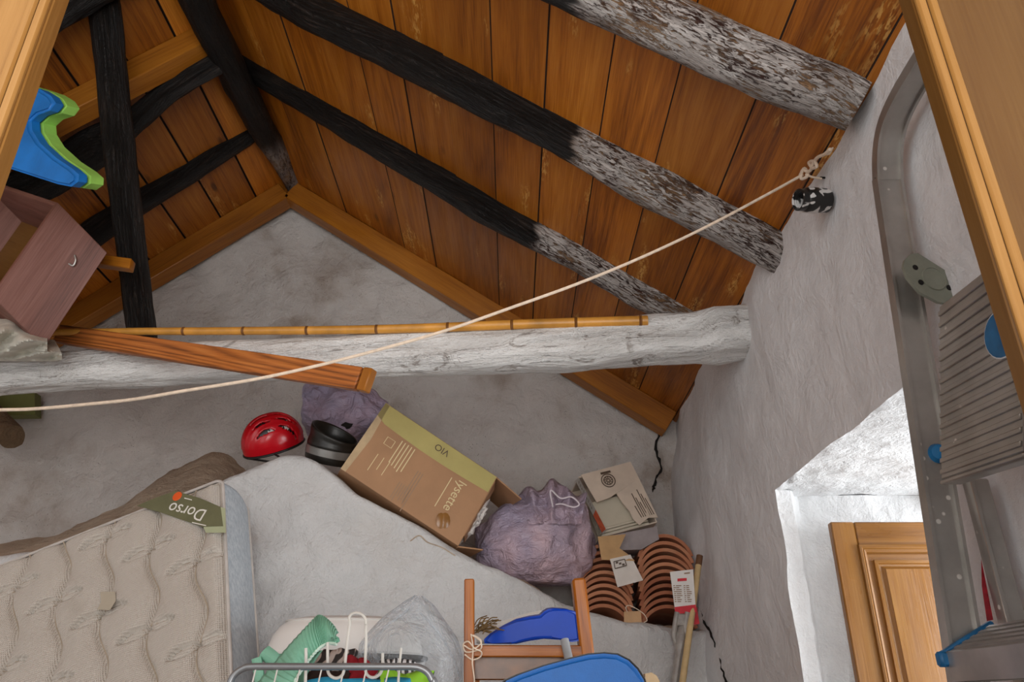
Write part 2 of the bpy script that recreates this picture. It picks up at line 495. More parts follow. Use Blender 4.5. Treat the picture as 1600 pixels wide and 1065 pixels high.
# window frame with two panes
w1 = thing('window_1', 'x', None, (XO, 1.9, WZ0)); del w1['label']; struct(w1)
fr = MB()
for y in (WY0 + .01, 2.04, WY1 + .055): fr.box((XO + .02, y, 1.075), (.025, 0, 0), (0, .035, 0), (0, 0, .535), .004)
for z in (WZ0 + .03, WZ1 - .03): fr.box((XO + .02, 2.04, z), (.024, 0, 0), (0, .55, 0), (0, 0, .035), .004)
fr.build('window_frame', M_SHUT, w1)
t = NT('window_glass'); tr = t.n('ShaderNodeBsdfTransparent'); gl = t.n('ShaderNodeBsdfGlossy'); gl.inputs['Roughness'].default_value = .03
mx = t.n('ShaderNodeMixShader'); mx.inputs[0].default_value = .06; t.l(tr.outputs[0], mx.inputs[1]); t.l(gl.outputs[0], mx.inputs[2]); t.l(mx.outputs[0], t.out.inputs[0])
M_GLASS = t.mat
for y0, y1 in ((WY0 + .04, 2.01), (2.07, WY1 + .02)):
    MB().box((XO + .02, (y0 + y1) / 2, 1.075), (.002, 0, 0), (0, (y1 - y0) / 2, 0), (0, 0, .48)).build('pane', M_GLASS, w1)

# left wall, floor
def lw(a, c):
    y = lerp(-.7, 4.15, a); z = lerp(0, roof(XL) + .05, c)
    return V((XL + .02 * fbm((0, y, z), 2, 2), y, z))
struct(MB().grid(lw, 40, 24, flip=True).build('wall_left', M_WALL, loc=(XL, 1.7, 0)))
struct(MB().box((-1.2, 1.7, -.03), (2.6, 0, 0), (0, 2.5, 0), (0, 0, .03)).build('floor', M_FLOOR))

# ceiling: two decks with separate boards below them
ce = thing('ceiling', 'x', None, (XR, 1.7, ZR)); del ce['label']; struct(ce)
def slope_frame(k, sgn):
    d = V((sgn, 0, -k)).normalized(); n = V((-sgn * k, 0, -1)).normalized()   # down-slope, underside normal
    return d, n
dR, nR = slope_frame(KR, 1); dL, nL = slope_frame(KL, -1)
Y0, Y1 = -.75, 4.12
deck = MB()
for d, n, L in ((dR, nR, 2.95), (dL, nL, 2.95)):
    c = V((XR, (Y0 + Y1) / 2, ZR)) + d * L / 2 - n * .045
    deck.box(c, d * (L / 2 + .02), V((0, (Y1 - Y0) / 2, 0)), n * .02)
deck.build('roof_deck', M_DARK, ce)
rp = random.Random(3)
def boards(k, d, n, xs):
    for x0, x1 in zip(xs, xs[1:]):
        f = sqrt(1 + k * k)
        s0, s1 = abs(x0 - XR) * f + .0016, abs(x1 - XR) * f - .0016
        dz = rp.uniform(-.003, .004)
        c = V((XR, (Y0 + Y1) / 2, ZR)) + d * (s0 + s1) / 2 - n * (.011 + dz)
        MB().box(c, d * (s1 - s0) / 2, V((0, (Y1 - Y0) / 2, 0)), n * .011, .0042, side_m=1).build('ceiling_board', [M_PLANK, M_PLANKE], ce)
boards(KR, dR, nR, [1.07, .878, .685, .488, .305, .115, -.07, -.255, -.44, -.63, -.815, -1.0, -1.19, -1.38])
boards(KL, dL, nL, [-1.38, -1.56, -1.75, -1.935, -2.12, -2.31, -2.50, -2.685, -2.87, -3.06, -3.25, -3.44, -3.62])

# squared timbers against the gable and across the left slope
def timber(name, d, n, s0, s1, y, hy, hd, gap=.0):
    c = V((XR, y, ZR)) + d * (s0 + s1) / 2 + n * (hd + gap)
    return MB().box(c, d * (s1 - s0) / 2, V((0, hy, 0)), n * hd, .004).build(name, M_TRIM)
struct(timber('trim_1', dR, nR, .07, 2.73, 3.905, .055, .062))
struct(timber('trim_2', dL, nL, .07, 2.55, 3.905, .055, .062))
tb = timber('squared_rafter', dL, nL, .07, 2.6, 2.66, .05, .058)
tag(tb, 'new squared orange rafter across the dark left slope of the roof', 'rafter', 'rafters under the left slope')
c0 = at(640, 205, Y=2.98); s_ = (c0.x - XR) * sqrt(1 + KR * KR)
bt = MB().box(V((XR, 2.985, ZR)) + dR * 1.12 + nR * .014, dR * .35, V((0, .022, 0)), nR * .012, .002).build('batten', M_TRIM)
tag(bt, 'thin orange batten nailed to the boards along the lowest round rafter', 'batten')

# logs
def lumpy(seed, k=.20, kf=.10):
    def f(p, u, a):
        q = V((u * 2.6, cos(a) * .8 + seed * 5, sin(a) * .8))
        return 1 + k * noise.noise(q) + kf * noise.noise(V((u * 7, cos(a) * 2.5, sin(a) * 2.5 + seed))) + .035 * noise.noise(V((u * 16, cos(a) * 5, sin(a) * 5 + seed)))
    return f
def log(name, pix, Y, r, mat, seed, label, group=None, seg=28, n=14, wrap=None, k=.16, ext=None):
    P = [at(u, v, Y=y) for (u, v), y in zip(pix, Y if isinstance(Y, (list, tuple)) else [Y] * len(pix))]
    if ext: P = ext(P)
    Q = catmull(P, n)
    R = [interp([(i / (len(r) - 1), x) for i, x in enumerate(r)], i / (len(Q) - 1)) for i in range(len(Q))]
    Ls = [0]
    for a_, b_ in zip(Q, Q[1:]): Ls.append(Ls[-1] + (b_ - a_).length)
    if callable(mat): mat = mat(Q, Ls)
    o = MB().tube(Q, R, seg, lumpy(seed, k)).build(name, mat)
    return tag(o, label, 'beam', group) if label else o, Q, Ls
def ulen(Q, Ls, u):
    # length along the log at which it passes picture column u
    for q, l in zip(Q, Ls):
        d = q - CAM; dd = d.y * CP + d.z * SP
        if 800 + FPX * d.x / dd >= u: return l
    return Ls[-1]
M_CHAR = painted_log('charred_log', 50, .04, 0, 3)
GR = 'round rafters under the right slope'
log('rafter', [(352, 70), (400, 105), (500, 165), (600, 226), (700, 284), (800, 340), (900, 396), (1000, 452), (1080, 488), (1150, 520)], 2.92,
    [.085, .075, .078, .082, .085, .082, .08, .075, .07], lambda Q, L: painted_log('rafter_paint_low', ulen(Q, L, 850), .03, 1, 1),
    1.3, 'lowest round rafter of the right slope, black, then flaking white', GR)
log('rafter', [(290, -95), (400, -35), (500, 20), (625, 76), (750, 142), (900, 218), (1025, 288), (1157, 358), (1235, 400)], 2.2,
    [.085, .085, .082, .088, .086, .082, .086, .084, .082], lambda Q, L: painted_log('rafter_paint_mid', ulen(Q, L, 905), .03, 1, 2),
    2.7, 'middle round rafter of the right slope, long black part and white flaking end', GR)
log('rafter', [(175, -383), (500, -225), (760, -98), (900, -30), (1025, 32), (1175, 100), (1290, 146), (1341, 167)], 1.51,
    [.075, .078, .078, .08, .078, .074, .074, .07], lambda Q, L: painted_log('rafter_paint_top', ulen(Q, L, 925), .04, 1, 5),
    4.1, 'uppermost round rafter of the right slope, mostly flaking white, blunt ended', GR)
GL_ = 'rafters under the left slope'
log('rafter', [(412, 190), (394, 203), (310, 256), (224, 312), (150, 362), (60, 430), (-60, 510)], 3.4, [.06, .064, .07, .068, .07, .075], M_CHAR, 6.2,
    'black round rafter under the left slope, nearest the gable wall', GL_)
log('rafter', [(352, 88), (344, 94), (270, 140), (210, 188), (145, 233), (70, 280), (-60, 350)], [2.70, 2.72, 2.76, 2.80, 2.83, 2.86, 2.88], [.05, .05, .05, .056, .085, .085, .085], M_CHAR, 7.9,
    'black crooked rafter under the left slope, beside the new squared orange one', GL_)
log('rafter', [(288, -98), (200, -50), (95, 8), (40, 42), (-120, 140)], 2.2, [.07, .075, .08, .08, .08], M_CHAR, 9.4,
    'black round rafter in the top left corner behind the leaning post', GL_)
# ridge
rl, Q, L = log('ridge_beam', [(262, -120), (300, -20), (345, 75), (400, 185), (440, 252), (468, 312)], 3, [.075, .078, .07, .074, .06, .035],
    lambda Q, L: painted_log('ridge_paint', L[-1] - .62, .12, .55, 8), 5.5, None,
    ext=lambda P: [V((XR + .02, -.6, ZR - .2))] + [at(u, v, X=XR + .02) for u, v in [(262, -120), (300, -20), (345, 75), (400, 185), (440, 252), (468, 312)]])
tag(rl, 'dark ridge log running to the gable peak, its thin tip patched with white', 'beam')
# leaning post
pp = [at(140, -60, Y=2.18), at(160, 0, Y=2.3), at(178, 150, Y=2.47), at(194, 300, Y=2.62), at(208, 420, Y=2.76), at(221, 512, Y=2.835), at(224, 545, Y=2.85)]
Q = catmull(pp, 14)
po = MB().tube(Q, [lerp(.064, .054, i / len(Q)) for i in range(len(Q))], 28, lumpy(11, .14, .06)).build('post', painted_log('post_wood', 50, .04, 0, 12))
tag(po, 'dark leaning round post standing on the white tie beam under the left slope', 'post')
# tie beam
bp = [(-160, 602), (0, 586), (200, 574), (400, 563), (600, 555), (700, 552), (800, 548), (900, 543), (1010, 532), (1100, 525), (1170, 517), (1225, 510)]
Q = catmull([at(u, v, Y=lerp(2.87, 2.6, (u + 160) / 1335)) for u, v in bp], 16)
hs = [(0, .075), (.2, .078), (.45, .080), (.6, .088), (.8, .088), (.84, .100), (.91, .094), (.95, .078), (1, .07)]
def bn(p, u, a):
    q = V((u * 2.2, cos(a) * 1.1, sin(a) * 1.1))
    return 1 + .10 * noise.noise(q) + .06 * noise.noise(V((u * 6, cos(a) * 3, sin(a) * 3))) + .025 * noise.noise(V((u * 22, cos(a) * 9, sin(a) * 9)))
tb = MB().tube(Q, [interp(hs, i / (len(Q) - 1)) for i in range(len(Q))], 40, bn, sq=(1.0, 1.0, 3.0)).build('tie_beam', limewash('limewashed_beam'))
tag(tb, 'thick limewashed tie beam spanning the room below the roof', 'beam')
BQ = Q
def beam_c(u):
    return min(BQ, key=lambda q: abs(800 + FPX * (q - CAM).x / ((q - CAM).y * CP + (q - CAM).z * SP) - u))

# ---------------------------------------------------------------- things lying on the tie beam
# bamboo cane
cane = [(80, 519), (180, 518), (222, 517.5), (340, 517), (480, 516), (600, 514), (700, 511), (800, 507), (900, 504), (1012, 501)]
cp = [at(u, v, Y=lerp(2.83, 2.55, (u + 160) / 1335) - .035) for u, v in cane]
rt = thing('bamboo_cane', 'long yellow bamboo cane lying along the white tie beam', 'cane', cp[5])
M_BAM = plain('bamboo', (206, 146, 62), .35, .22, 8, bsc=90)
M_BAMD = plain('bamboo_joint', (120, 76, 30), .5, .2)
Qc = catmull(cp, 10); nq = len(Qc)
MB().tube(Qc, [lerp(.0135, .0205, i / nq) for i in range(nq)], 14).build('culm', M_BAM, rt)
for u in (292, 378, 484, 592, 704, 803, 903, 998):
    i = min(range(nq - 1), key=lambda k: abs(800 + FPX * (Qc[k] - CAM).x / ((Qc[k] - CAM).y * CP + (Qc[k] - CAM).z * SP) - u))
    d = (Qc[i + 1] - Qc[i]).normalized(); r = lerp(.0135, .0205, i / nq)
    MB().lathe([(r * .98, -.006), (r * 1.12, -.003), (r * 1.02, 0), (r * 1.10, .003), (r * .98, .006)], Qc[i], d, 14).build('node_ring', M_BAMD, rt)
# striped board running out over the beam towards the viewer
A, B2 = at(93, 522, Y=2.79), at(580, 595, Y=2.2)
d = (B2 - A).normalized(); up = V((0, 0, 1)); up = (up - d * up.dot(d)).normalized(); sd = d.cross(up)
rt = thing('wooden_board', 'striped orange board resting on the tie beam with its cut end hanging out', 'board', (A + B2) / 2)
MB().box(lerp(A, B2, .487), d * (A - B2).length * .487, up * .037, sd * .016, .003).build('plank', M_BOARD, rt)
MB().box(lerp(A, B2, .989), d * (A - B2).length * .0105, up * .0375, sd * .0165, .003).build('end_strip', M_TRIM, rt)
# batten behind the drawer
A, B2 = at(128, 404, Y=2.62), at(207, 415, Y=2.56); d = (B2 - A).normalized()
o = MB().box((A + B2) / 2, (B2 - A) / 2, V((0, .02, 0)), V((0, 0, .022)), .003).build('wooden_batten', M_TRIM)
tag(o, 'short orange batten sticking out behind the brown wooden box in front of the post', 'batten')
# wooden drawer tipped on its corner
A = at(90, 316, Y=2.40); Bc = at(168, 395, Y=2.48); Dd = at(-12, 462, Y=2.46); E = at(-60, 263, Y=2.80)
ab, ad, ae = Bc - A, Dd - A, E - A
nn = ab.cross(ad).normalized(); ae = nn * (ae.dot(nn)) * .85 + (ae - nn * ae.dot(nn)) * .8
rt = thing('wooden_box', 'old reddish brown open wooden box tipped on its corner on the tie beam', 'box', (A + Bc + Dd) / 3)
xa, xd, xe = ab.normalized(), ad.normalized(), ae.normalized(); la, ld, le = ab.length, ad.length, ae.length
T_ = .008
def panel(nm, o, hx, hy, hz, mat=None): MB().box(o, hx, hy, hz, .003).build(nm, mat or M_CRATE, rt)
panel('end_panel', A + ab / 2 + ad / 2 + xe * T_, ab / 2, ad / 2, xe * T_)
panel('back_panel', A + ab / 2 + ad / 2 + ae - xe * T_, ab / 2, ad / 2, xe * T_)
panel('side_panel', A + ab / 2 + ae / 2 + xd * T_, ab / 2, ae / 2 * .96, xd * T_)
panel('side_panel', A + ab / 2 + ae / 2 + ad - xd * T_, ab / 2, ae / 2 * .96, xd * T_)
panel('bottom_panel', A + ab * .95 + ad / 2 + ae / 2, ad / 2 * .95, ae / 2 * .95, xa * .004, M_LEAFP)
q = A + ab * .62 + ad * .26 - xe * .004
MB().tube(catmull([q + xd * -.012, q + xa * .012 - xe * .006, q + xa * .016 + xd * .02 - xe * .004, q + xd * .026], 5), .0035, 7).build('hook', M_ALU, rt)
# pale folded tarpaulin under the drawer
M_TARP = plain('pale_tarp', (206, 204, 192), .6, .12, 20, bump=.3, bsc=40)
def tarp(a, c):
    u = lerp(-150, 74, a); v = lerp(498, 556, c)
    v += 24 * (1 - c) * sm(a, .72, 1.0)
    p = at(u, v, Y=2.62 - .16 * sin(c * pi) - .05 * sin(a * 26 + c * 9) * sin(c * pi) + .03 * fbm((a * 6, c * 4, 0), 1, 2))
    return p
tp = MB(); tp.grid(tarp, 60, 18)
tp.grid(lambda a, c: tarp(a, c) + V((0, .05 + .05 * sin(c * pi), 0)), 60, 18, flip=True)
tag(tp.build('folded_tarpaulin', M_TARP), 'pale folded tarpaulin squeezed between the brown wooden box and the tie beam', 'tarpaulin')
# swimming board
out = [(-140, 60), (0, 121), (31, 129), (60, 139), (76, 149), (83, 160), (74, 172), (56, 178), (45, 188), (46, 202), (58, 222), (84, 246), (108, 262), (119, 272), (118, 283), (107, 291), (86, 287), (40, 272), (0, 259), (-140, 205)]
Pf = [at(u, v, Y=2.26 - (u / 900)) for u, v in out]
nrm = V((-.25, -.93, -.25)).normalized()
ex = V((.022, .040, .022))
rt = thing('swimming_board', 'blue foam board with lime green back and notched tail above the brown wooden box', 'swim board', Pf[10])
def slab(P, e, nm, mat, bev=.008):
    b_ = MB().prism(P, e); bm = bmesh.new()
    vs = [bm.verts.new(p) for p in b_.v]
    for f in b_.f: bm.faces.new([vs[k] for k in f])
    bmesh.ops.recalc_face_normals(bm, faces=bm.faces[:])
    es = [e_ for e_ in bm.edges if len(e_.link_faces) == 2 and any(len(f.verts) > 6 for f in e_.link_faces)]
    bmesh.ops.bevel(bm, geom=es, offset=bev, segments=3, affect='EDGES', clamp_overlap=True)
    bm.verts.index_update()
    m = MB(); m.add([v.co.copy() for v in bm.verts], [[v.index for v in f.verts] for f in bm.faces]); bm.free()
    return m.build(nm, mat, rt, sharp=50)
slab(Pf, ex, 'foam_core', plain('blue_foam', (22, 116, 196), .5, .14, 9, bump=.15), .010)
slab([p + ex * 1.02 for p in Pf], ex * 1.1, 'deck_layer', plain('lime_foam', (150, 206, 92), .6, .1, 12), .004)
# ---------------------------------------------------------------- rope, lamp holder
rp_ = [(-140, 641), (0, 640), (60, 638), (150, 630), (213, 623), (290, 610), (400, 592), (500, 570), (600, 544), (700, 515), (800, 480), (900, 444), (1000, 403), (1100, 356), (1200, 303), (1254, 273)]
rt = thing('clothes_line', 'thin cream rope stretched across the room and knotted near the right wall', 'rope', at(600, 544, Y=1.86))
RP = catmull([at(u, v, Y=lerp(1.70, 1.79, (u + 140) / 1400)) for u, v in rp_], 8)
RP = [V((-3.46, 1.55, RP[0].z + .05))] + RP
MB().tube(RP, .0042, 8).build('line', M_ROPE, rt)
K = RP[-1]
kn = MB()
kp = [at(u, v, Y=1.785 if u < 1262 else None, X=.845) for u, v in [(1250, 274), (1257, 263), (1262, 274), (1252, 279), (1254, 266), (1263, 268), (1268, 262), (1264, 254), (1272, 252), (1276, 260), (1268, 262), (1276, 247), (1288, 241), (1297, 233)]]
kn.tube(catmull(kp, 6), .0048, 7)
kn.tube(catmull([at(u, v, X=.85) for u, v in [(1290, 241), (1296, 240), (1301, 231)]], 4), .0028, 5)
kn.tube(catmull([at(u, v, Y=1.78) for u, v in [(1258, 272), (1268, 276), (1284, 279)]], 4), .0032, 6)
kn.build('knot', M_ROPE, rt)
pk = at(1284, 279, Y=1.78)
MB().tube([pk + V((-.004, 0, .004)), pk + V((.06, 0, 0))], .003, 6).build('nail', M_DARK, rt)
# lamp holder
c0 = at(1276, 313, Y=1.76); ax = V((-1, -.22, -.12)).normalized()
rt = thing('lamp_holder', 'small black screw lamp holder splashed with white paint on the right wall', 'lamp holder', c0)
t = NT('black_bakelite'); cc = t.coord(); f = t.step(t.noise(cc, 28, 2, .5, .4), .52, .55)
M_BAK = t.done(t.mix(f, lin((26, 25, 25)), lin((206, 203, 200))), .35)
base = c0 + ax * .0
MB().lathe([(0.0, -.03), (.034, -.03), (.036, .008), (.035, .035), (.030, .042)], base, ax, 26).build('socket_base', M_BAK, rt)
MB().lathe([(.0305, .038), (.0305, .058), (.026, .060), (.0235, .056)] + [(.0235 + .0014 * (k % 2), .054 - k * .003) for k in range(12)] + [(.0, .015)], base, ax, 26).build('screw_socket', M_BAK, rt)
# ---------------------------------------------------------------- plaster hood below the gable, with the ledge
def yfront(x): return interp([(-9, 3.03), (-1.05, 3.05), (.80, 3.50), (2, 3.55)], x)
def front_at(u, v):
    Y = 3.2
    for _ in range(6):
        p = at(u, v, Y=Y); Y = yfront(p.x)
    return at(u, v, Y=Y)
EDGE = [(-420, 900), (-250, 880), (-60, 872), (120, 838), (250, 790), (345, 748), (400, 724), (450, 707), (480, 712), (520, 738), (565, 773), (640, 812), (700, 848), (760, 880), (830, 914), (880, 938), (930, 958), (1000, 972), (1060, 979), (1104, 983), (1150, 986)]
TOPB = [(-420, 890), (-250, 872), (-60, 862), (100, 838), (190, 796), (275, 735), (330, 708), (380, 690), (430, 655), (470, 640)]
EF = catmull([front_at(u, v) for u, v in EDGE], 8)
TB = [at(u, v, Y=YG + .03) for u, v in TOPB]
tbx = [(p.x, p.z) for p in TB]
def edge_z(x): 
    return interp([(p.x, p.z) for p in EF], x)
def ledge_z(x, y):
    z0 = edge_z(x); yf = yfront(x); t = min(1, max(0, (y - yf) / (YG - yf)))
    zb = interp(tbx, x) if x < tbx[-1][0] else z0 + .03
    zb = lerp(zb, z0 + .03, sm(x, tbx[-1][0] - .45, tbx[-1][0] + .1))
    return z0 + max(0, zb - z0) * (t ** 1.3)
XH0, XH1 = -3.4, .99
def hood_front(a, c):
    x = lerp(XH0, XH1, a); z1 = edge_z(x); rr = .035
    if c > .88:
        s = (c - .88) / .12 * pi / 2
        y = yfront(x) + rr * (1 - cos(s)); z = z1 - rr * (1 - sin(s))
    else:
        z = (z1 - rr) * (c / .88); y = yfront(x)
    y -= .10 * sm(z1 - z, 0, 1.3)
    p = V((x, y, z))
    return V((x, y + .032 * fbm(p, 2.3, 2) + .016 * fbm(p, 6, 3), z + .008 * fbm(p, 7, 2)))
def hood_top(a, c):
    x = lerp(XH0, XH1, a)
    f = hood_front(a, 1.0)
    y = lerp(f.y, YG + .12, c); z = lerp(f.z, ledge_z(x, y), sm(c, 0, .15))
    p = V((x, y, z))
    return V((x, y, z + (.022 * fbm(p, 5, 3) if c > 0 else 0)))
hd = struct(MB().grid(hood_front, 230, 84).build('trim_3', M_HOOD, loc=(0, 3.4, 0)))
tag(hd, 'white rounded plaster hood with a sloping ledge against the gable wall')
MB().grid(hood_top, 230, 14).build('ledge', M_DIRT, hd)
def hz(u, v): p = front_at(u, v); return V((p.x, yfront(p.x) - .02, p.z))
# crack where the hood meets the right wall
ck = [(1080, 905), (1091, 940), (1098, 965), (1108, 985), (1120, 1015), (1130, 1050), (1138, 1085)]
def on_wall(u, v):
    X = .85
    for _ in range(6):
        q = at(u, v, X=X); X = wx(q.y, q.z) - .006
    return at(u, v, X=X)
P = [on_wall(u + random.uniform(-1.5, 1.5), v) for u, v in [(c[0], c[1]) for c in catmull([V((a, c, 0)) for a, c in ck], 6)]]
MB().tube(P, [.0045 * random.uniform(.4, 1.4) for _ in P], 5).build('crack', M_DARK, wr)
for nm_, pix in (('hairline_crack', [(640, 845), (655, 838), (668, 848), (690, 846), (712, 858)]), ):
    P2 = catmull([hood_front((front_at(u, v).x - XH0) / (XH1 - XH0), .88 * (at(u, v, Y=yfront(front_at(u, v).x)).z) / (edge_z(front_at(u, v).x) - .035)) + V((0, -.001, 0)) for u, v in pix], 5)
    MB().tube(P2, .0028, 5).build(nm_, M_DIRT, hd)

# stub of an old log and an olive board at the far left of the gable
A, B2 = at(-60, 600, Y=3.86), at(20, 684, Y=3.62)
sb = MB().tube(catmull([A + (A - B2) * .3, A, (A + B2) / 2, B2], 8), .062, 22, lumpy(31, .2, .08)).build('log_stub', plaster('brown_bark', (122, 98, 72), (70, 52, 38), .9, 16, .9, .6), loc=A)
tag(sb, 'short brown log end jutting from the gable wall at the left edge', 'log')
P = [at(u, v, Y=3.90) for u, v in ((-90, 612), (54, 612), (55, 648), (-90, 650))]
ob = MB().prism(P, V((0, .06, 0))).build('olive_board', plain('olive_paint', (112, 116, 62), .6, .08, 10))
tag(ob, 'olive green board against the gable just under the tie beam', 'board')

# ---------------------------------------------------------------- mattress leaning on the hood
MT = V((-1.044, 2.70, .738 + CAMZ)); ME = V((-.773, .100, -.286)).normalized(); MD = V((.219, -.246, -.678)).normalized()
MD = (MD - ME * MD.dot(ME)).normalized(); MN = ME.cross(MD)
if MN.y > 0: MN = -MN
MW, ML, MTK = 1.35, 1.37, .20
rt = thing('mattress', 'cream quilted mattress with blue grey sides leaning on its edge against the plaster hood', 'mattress', MT + ME * MW / 2 + MD * ML)
SP0, SPD, PER = .085, .163, .295
def seam_x(k, t): return SP0 + SPD * k + .020 * sin(2 * pi * (t - leaf_t(k)) / PER + .6)
def leaf_t(k): return .60 - .118 * k
def quilt(s, t):
    h = 0.0; dmin = 9
    k0 = int(round((s - SP0) / SPD))
    for k in (k0 - 1, k0, k0 + 1):
        if k < 0: continue
        d = abs(s - seam_x(k, t)); dmin = min(dmin, d)
        h -= .013 * exp(-(d / .0065) ** 2)
        lt = leaf_t(k)
        j = round((t - lt) / PER)
        for jj in (j - 1, j, j + 1):
            tc = lt + jj * PER; sc = seam_x(k, tc)
            for sgn in (-1, 1):
                dx, dy = -.866 * sgn, .50 * sgn      # leaf axis: up to the right, down to the left
                if sgn > 0: dx, dy = .985, .17
                else: dx, dy = -.998, .06
                rx, ry = s - sc, t - tc
                al = rx * dx + ry * dy; ac = -rx * dy + ry * dx
                if -.01 < al < .10:
                    w = .0155 * sin(pi * min(1, max(0, al / .095))) ** .8
                    e = abs(abs(ac) - w)
                    h -= .012 * exp(-(e / .0048) ** 2)
                    if abs(ac) < w: h -= .002; dmin = min(dmin, .01)
    h += .024 * (1 - exp(-dmin / .030))
    return h
def mface(a, c):
    s, t_ = a * MW, c * ML
    e = min(s, MW - s, t_, ML - t_)
    edge = -.022 * exp(-(e / .016) ** 1.5)
    return MT + ME * s + MD * t_ + MN * (quilt(s, t_) * sm(e, 0, .03) + edge)
M_QUILT = NT('quilted_damask'); t = M_QUILT
cc = t.coord('UV', (1, 1, 1))
wv = t.n('ShaderNodeTexWave'); wv.inputs['Scale'].default_value = 70; wv.inputs['Distortion'].default_value = .4; t.l(cc, wv.inputs[0])
wv2 = t.n('ShaderNodeTexWave', bands_direction='Y'); wv2.inputs['Scale'].default_value = 48; t.l(cc, wv2.inputs[0])
hh = t.math('MULTIPLY', wv.outputs['Fac'], wv2.outputs['Fac'])
st = t.math('MULTIPLY', t.step(t.noise(cc, 4.5, 4), .56, .70), .35)
M_QUILT = t.done(t.mix(st, lin((196, 188, 178)), lin((172, 162, 148))), .8, t.bump(hh, .6, .004))
b = MB().grid(mface, 300, 290, uv=lambda a, c: (a * MW, c * ML), flip=False)
b.build('quilted_cover', M_QUILT, rt, sharp=180)
M_STITCH = plain('tan_stitching', (166, 152, 134), .85, .1)
def on_face(s, t_, dh=.0035):
    e = min(s, MW - s, t_, ML - t_)
    return MT + ME * s + MD * t_ + MN * (quilt(s, t_) * sm(e, 0, .03) + dh)
sb_ = MB()
for k in range(0, 8):
    pts = [(seam_x(k, i * .012), i * .012) for i in range(1, int((ML - .02) / .012))]
    pts = [q for q in pts if .01 < q[0] < MW - .01]
    if len(pts) > 3: sb_.tube([on_face(*q) for q in pts], .0032, 5)
    for j in range(-5, 8):
        tc = leaf_t(k) + j * PER; sc = seam_x(k, tc)
        for dx, dy in ((.985, .17), (-.998, .06)):
            for sg in (1, -1):
                q_ = []
                for i in range(13):
                    al = .095 * i / 12; w = .0155 * sin(pi * i / 12) ** .8 * sg
                    q_.append((sc + al * dx - w * dy, tc + al * dy + w * dx))
                if all(.01 < a < MW - .01 and .01 < c < ML - .01 for a, c in q_): sb_.tube([on_face(*q) for q in q_], .0017, 5)
so = sb_.build('stitching', M_STITCH, rt); so['kind'] = 'stuff'
M_BORD = NT('border_fabric'); t = M_BORD; cc = t.coord()
mp = t.n('ShaderNodeMapping'); mp.inputs['Scale'].default_value = (120, 120, 30); t.l(cc, mp.inputs[0])
M_BORD = t.done(t.ramp(t.noise(mp.outputs[0], 1, 4, .7), [(.35, lin((168, 180, 190))), (.65, lin((204, 212, 218)))]), .9, t.bump(t.noise(cc, 260, 2), .2, .002))
loop = []
rc = .03
for cx, cy, a0 in ((rc, rc, pi), (MW - rc, rc, 1.5 * pi), (MW - rc, ML - rc, 0), (rc, ML - rc, .5 * pi)):
    for i in range(6):
        a = a0 + i / 5 * pi / 2; loop.append((cx + rc * cos(a), cy + rc * sin(a)))
nl = len(loop)
def side(a, c):
    i = int(round(a * nl)) % nl; s, t_ = loop[i]
    bul = .012 * sin(c * pi)
    cs, ct = s - MW / 2, t_ - ML / 2
    return MT + ME * (s + bul * (1 if cs > 0 else -1) * (abs(cs) > MW / 2 - .031)) + MD * (t_ + bul * (1 if ct > 0 else -1) * (abs(ct) > ML / 2 - .031)) - MN * (.012 + c * (MTK - .012))
MB().grid(side, nl, 8, closed_u=True).build('border', M_BORD, rt)
MB().add([MT + ME * s + MD * t_ - MN * MTK for s, t_ in loop], [list(range(nl))]).build('back_cover', M_BORD, rt)
for off in (.012, MTK):
    MB().tube([MT + ME * s + MD * t_ - MN * off for s, t_ in loop + loop[:2]], .0055, 8).build('piping', plain('piping', (196, 190, 184), .7), rt)
# olive corner label, placed on the face of the mattress
def mpx(u, v, h=.026):
    r = ray(u, v); o = MT + MN * h
    return CAM + r * ((o - CAM).dot(MN) / r.dot(MN))
M_OLIVE = plain('olive_label', (108, 110, 82), .40, .08, 20)
lb = MB().prism([mpx(u, v) for u, v in [(214, 790), (245, 777), (275, 767), (312, 778), (345, 792), (349, 822), (318, 823), (285, 812), (250, 800)]], MN * .002).build('corner_label', M_OLIVE, rt)
tx = plain('label_white', (232, 230, 222), .6, .02)
text('Dorso', .062, mpx(325, 797, .0285), mpx(276, 786, .0285) - mpx(325, 797, .0285), mpx(320, 818) - mpx(325, 797), tx, lb, 'lettering')
MB().lathe([(0, .0012), (.017, .001), (.018, 0)], mpx(277, 775, .0278), MN, 18).build('orange_dot', plain('orange_dot', (226, 92, 36), .5, .05), lb)
b_ = MB()
for a, c in (((288, 777), (300, 780)), ((300, 815), (322, 820))):
    p0, p1 = mpx(*a, .0284), mpx(*c, .0284); q = MD * .004
    b_.add([p0, p1, p1 + q, p0 + q], [[0, 1, 2, 3]])
b_.build('small_print', tx, lb, smooth=False)
MB().prism([mpx(u, v) for u, v in [(345, 792), (352, 794), (353, 832), (322, 832), (318, 823), (347, 822)]], MN * .001).build('clear_strip', plain('pale_green_strip', (176, 184, 150), .3, .05), rt)
MB().prism([mpx(u, v, .024) for u, v in [(157, 924), (180, 924), (181, 938), (172, 953), (152, 952), (158, 940)]], MN * .0006).build('stain_patch', plain('stain_patch', (176, 166, 148), .8, .05), rt)
# ---------------------------------------------------------------- things on the ledge
M_KRAFT = plain('kraft_cardboard', (170, 128, 92), .7, .10, 5, bump=.15, bsc=120)
M_KRAFTD = plain('worn_cardboard', (190, 164, 128), .8, .12, 18)
M_OLIVEB = plain('olive_print', (178, 164, 100), .6, .07, 8)
M_PRINT = plain('cream_print', (216, 196, 150), .6, .04)
M_PRINTD = plain('dark_print', (84, 68, 54), .6, .04)
M_PRINTG = plain('grey_print', (150, 122, 96), .6, .04)
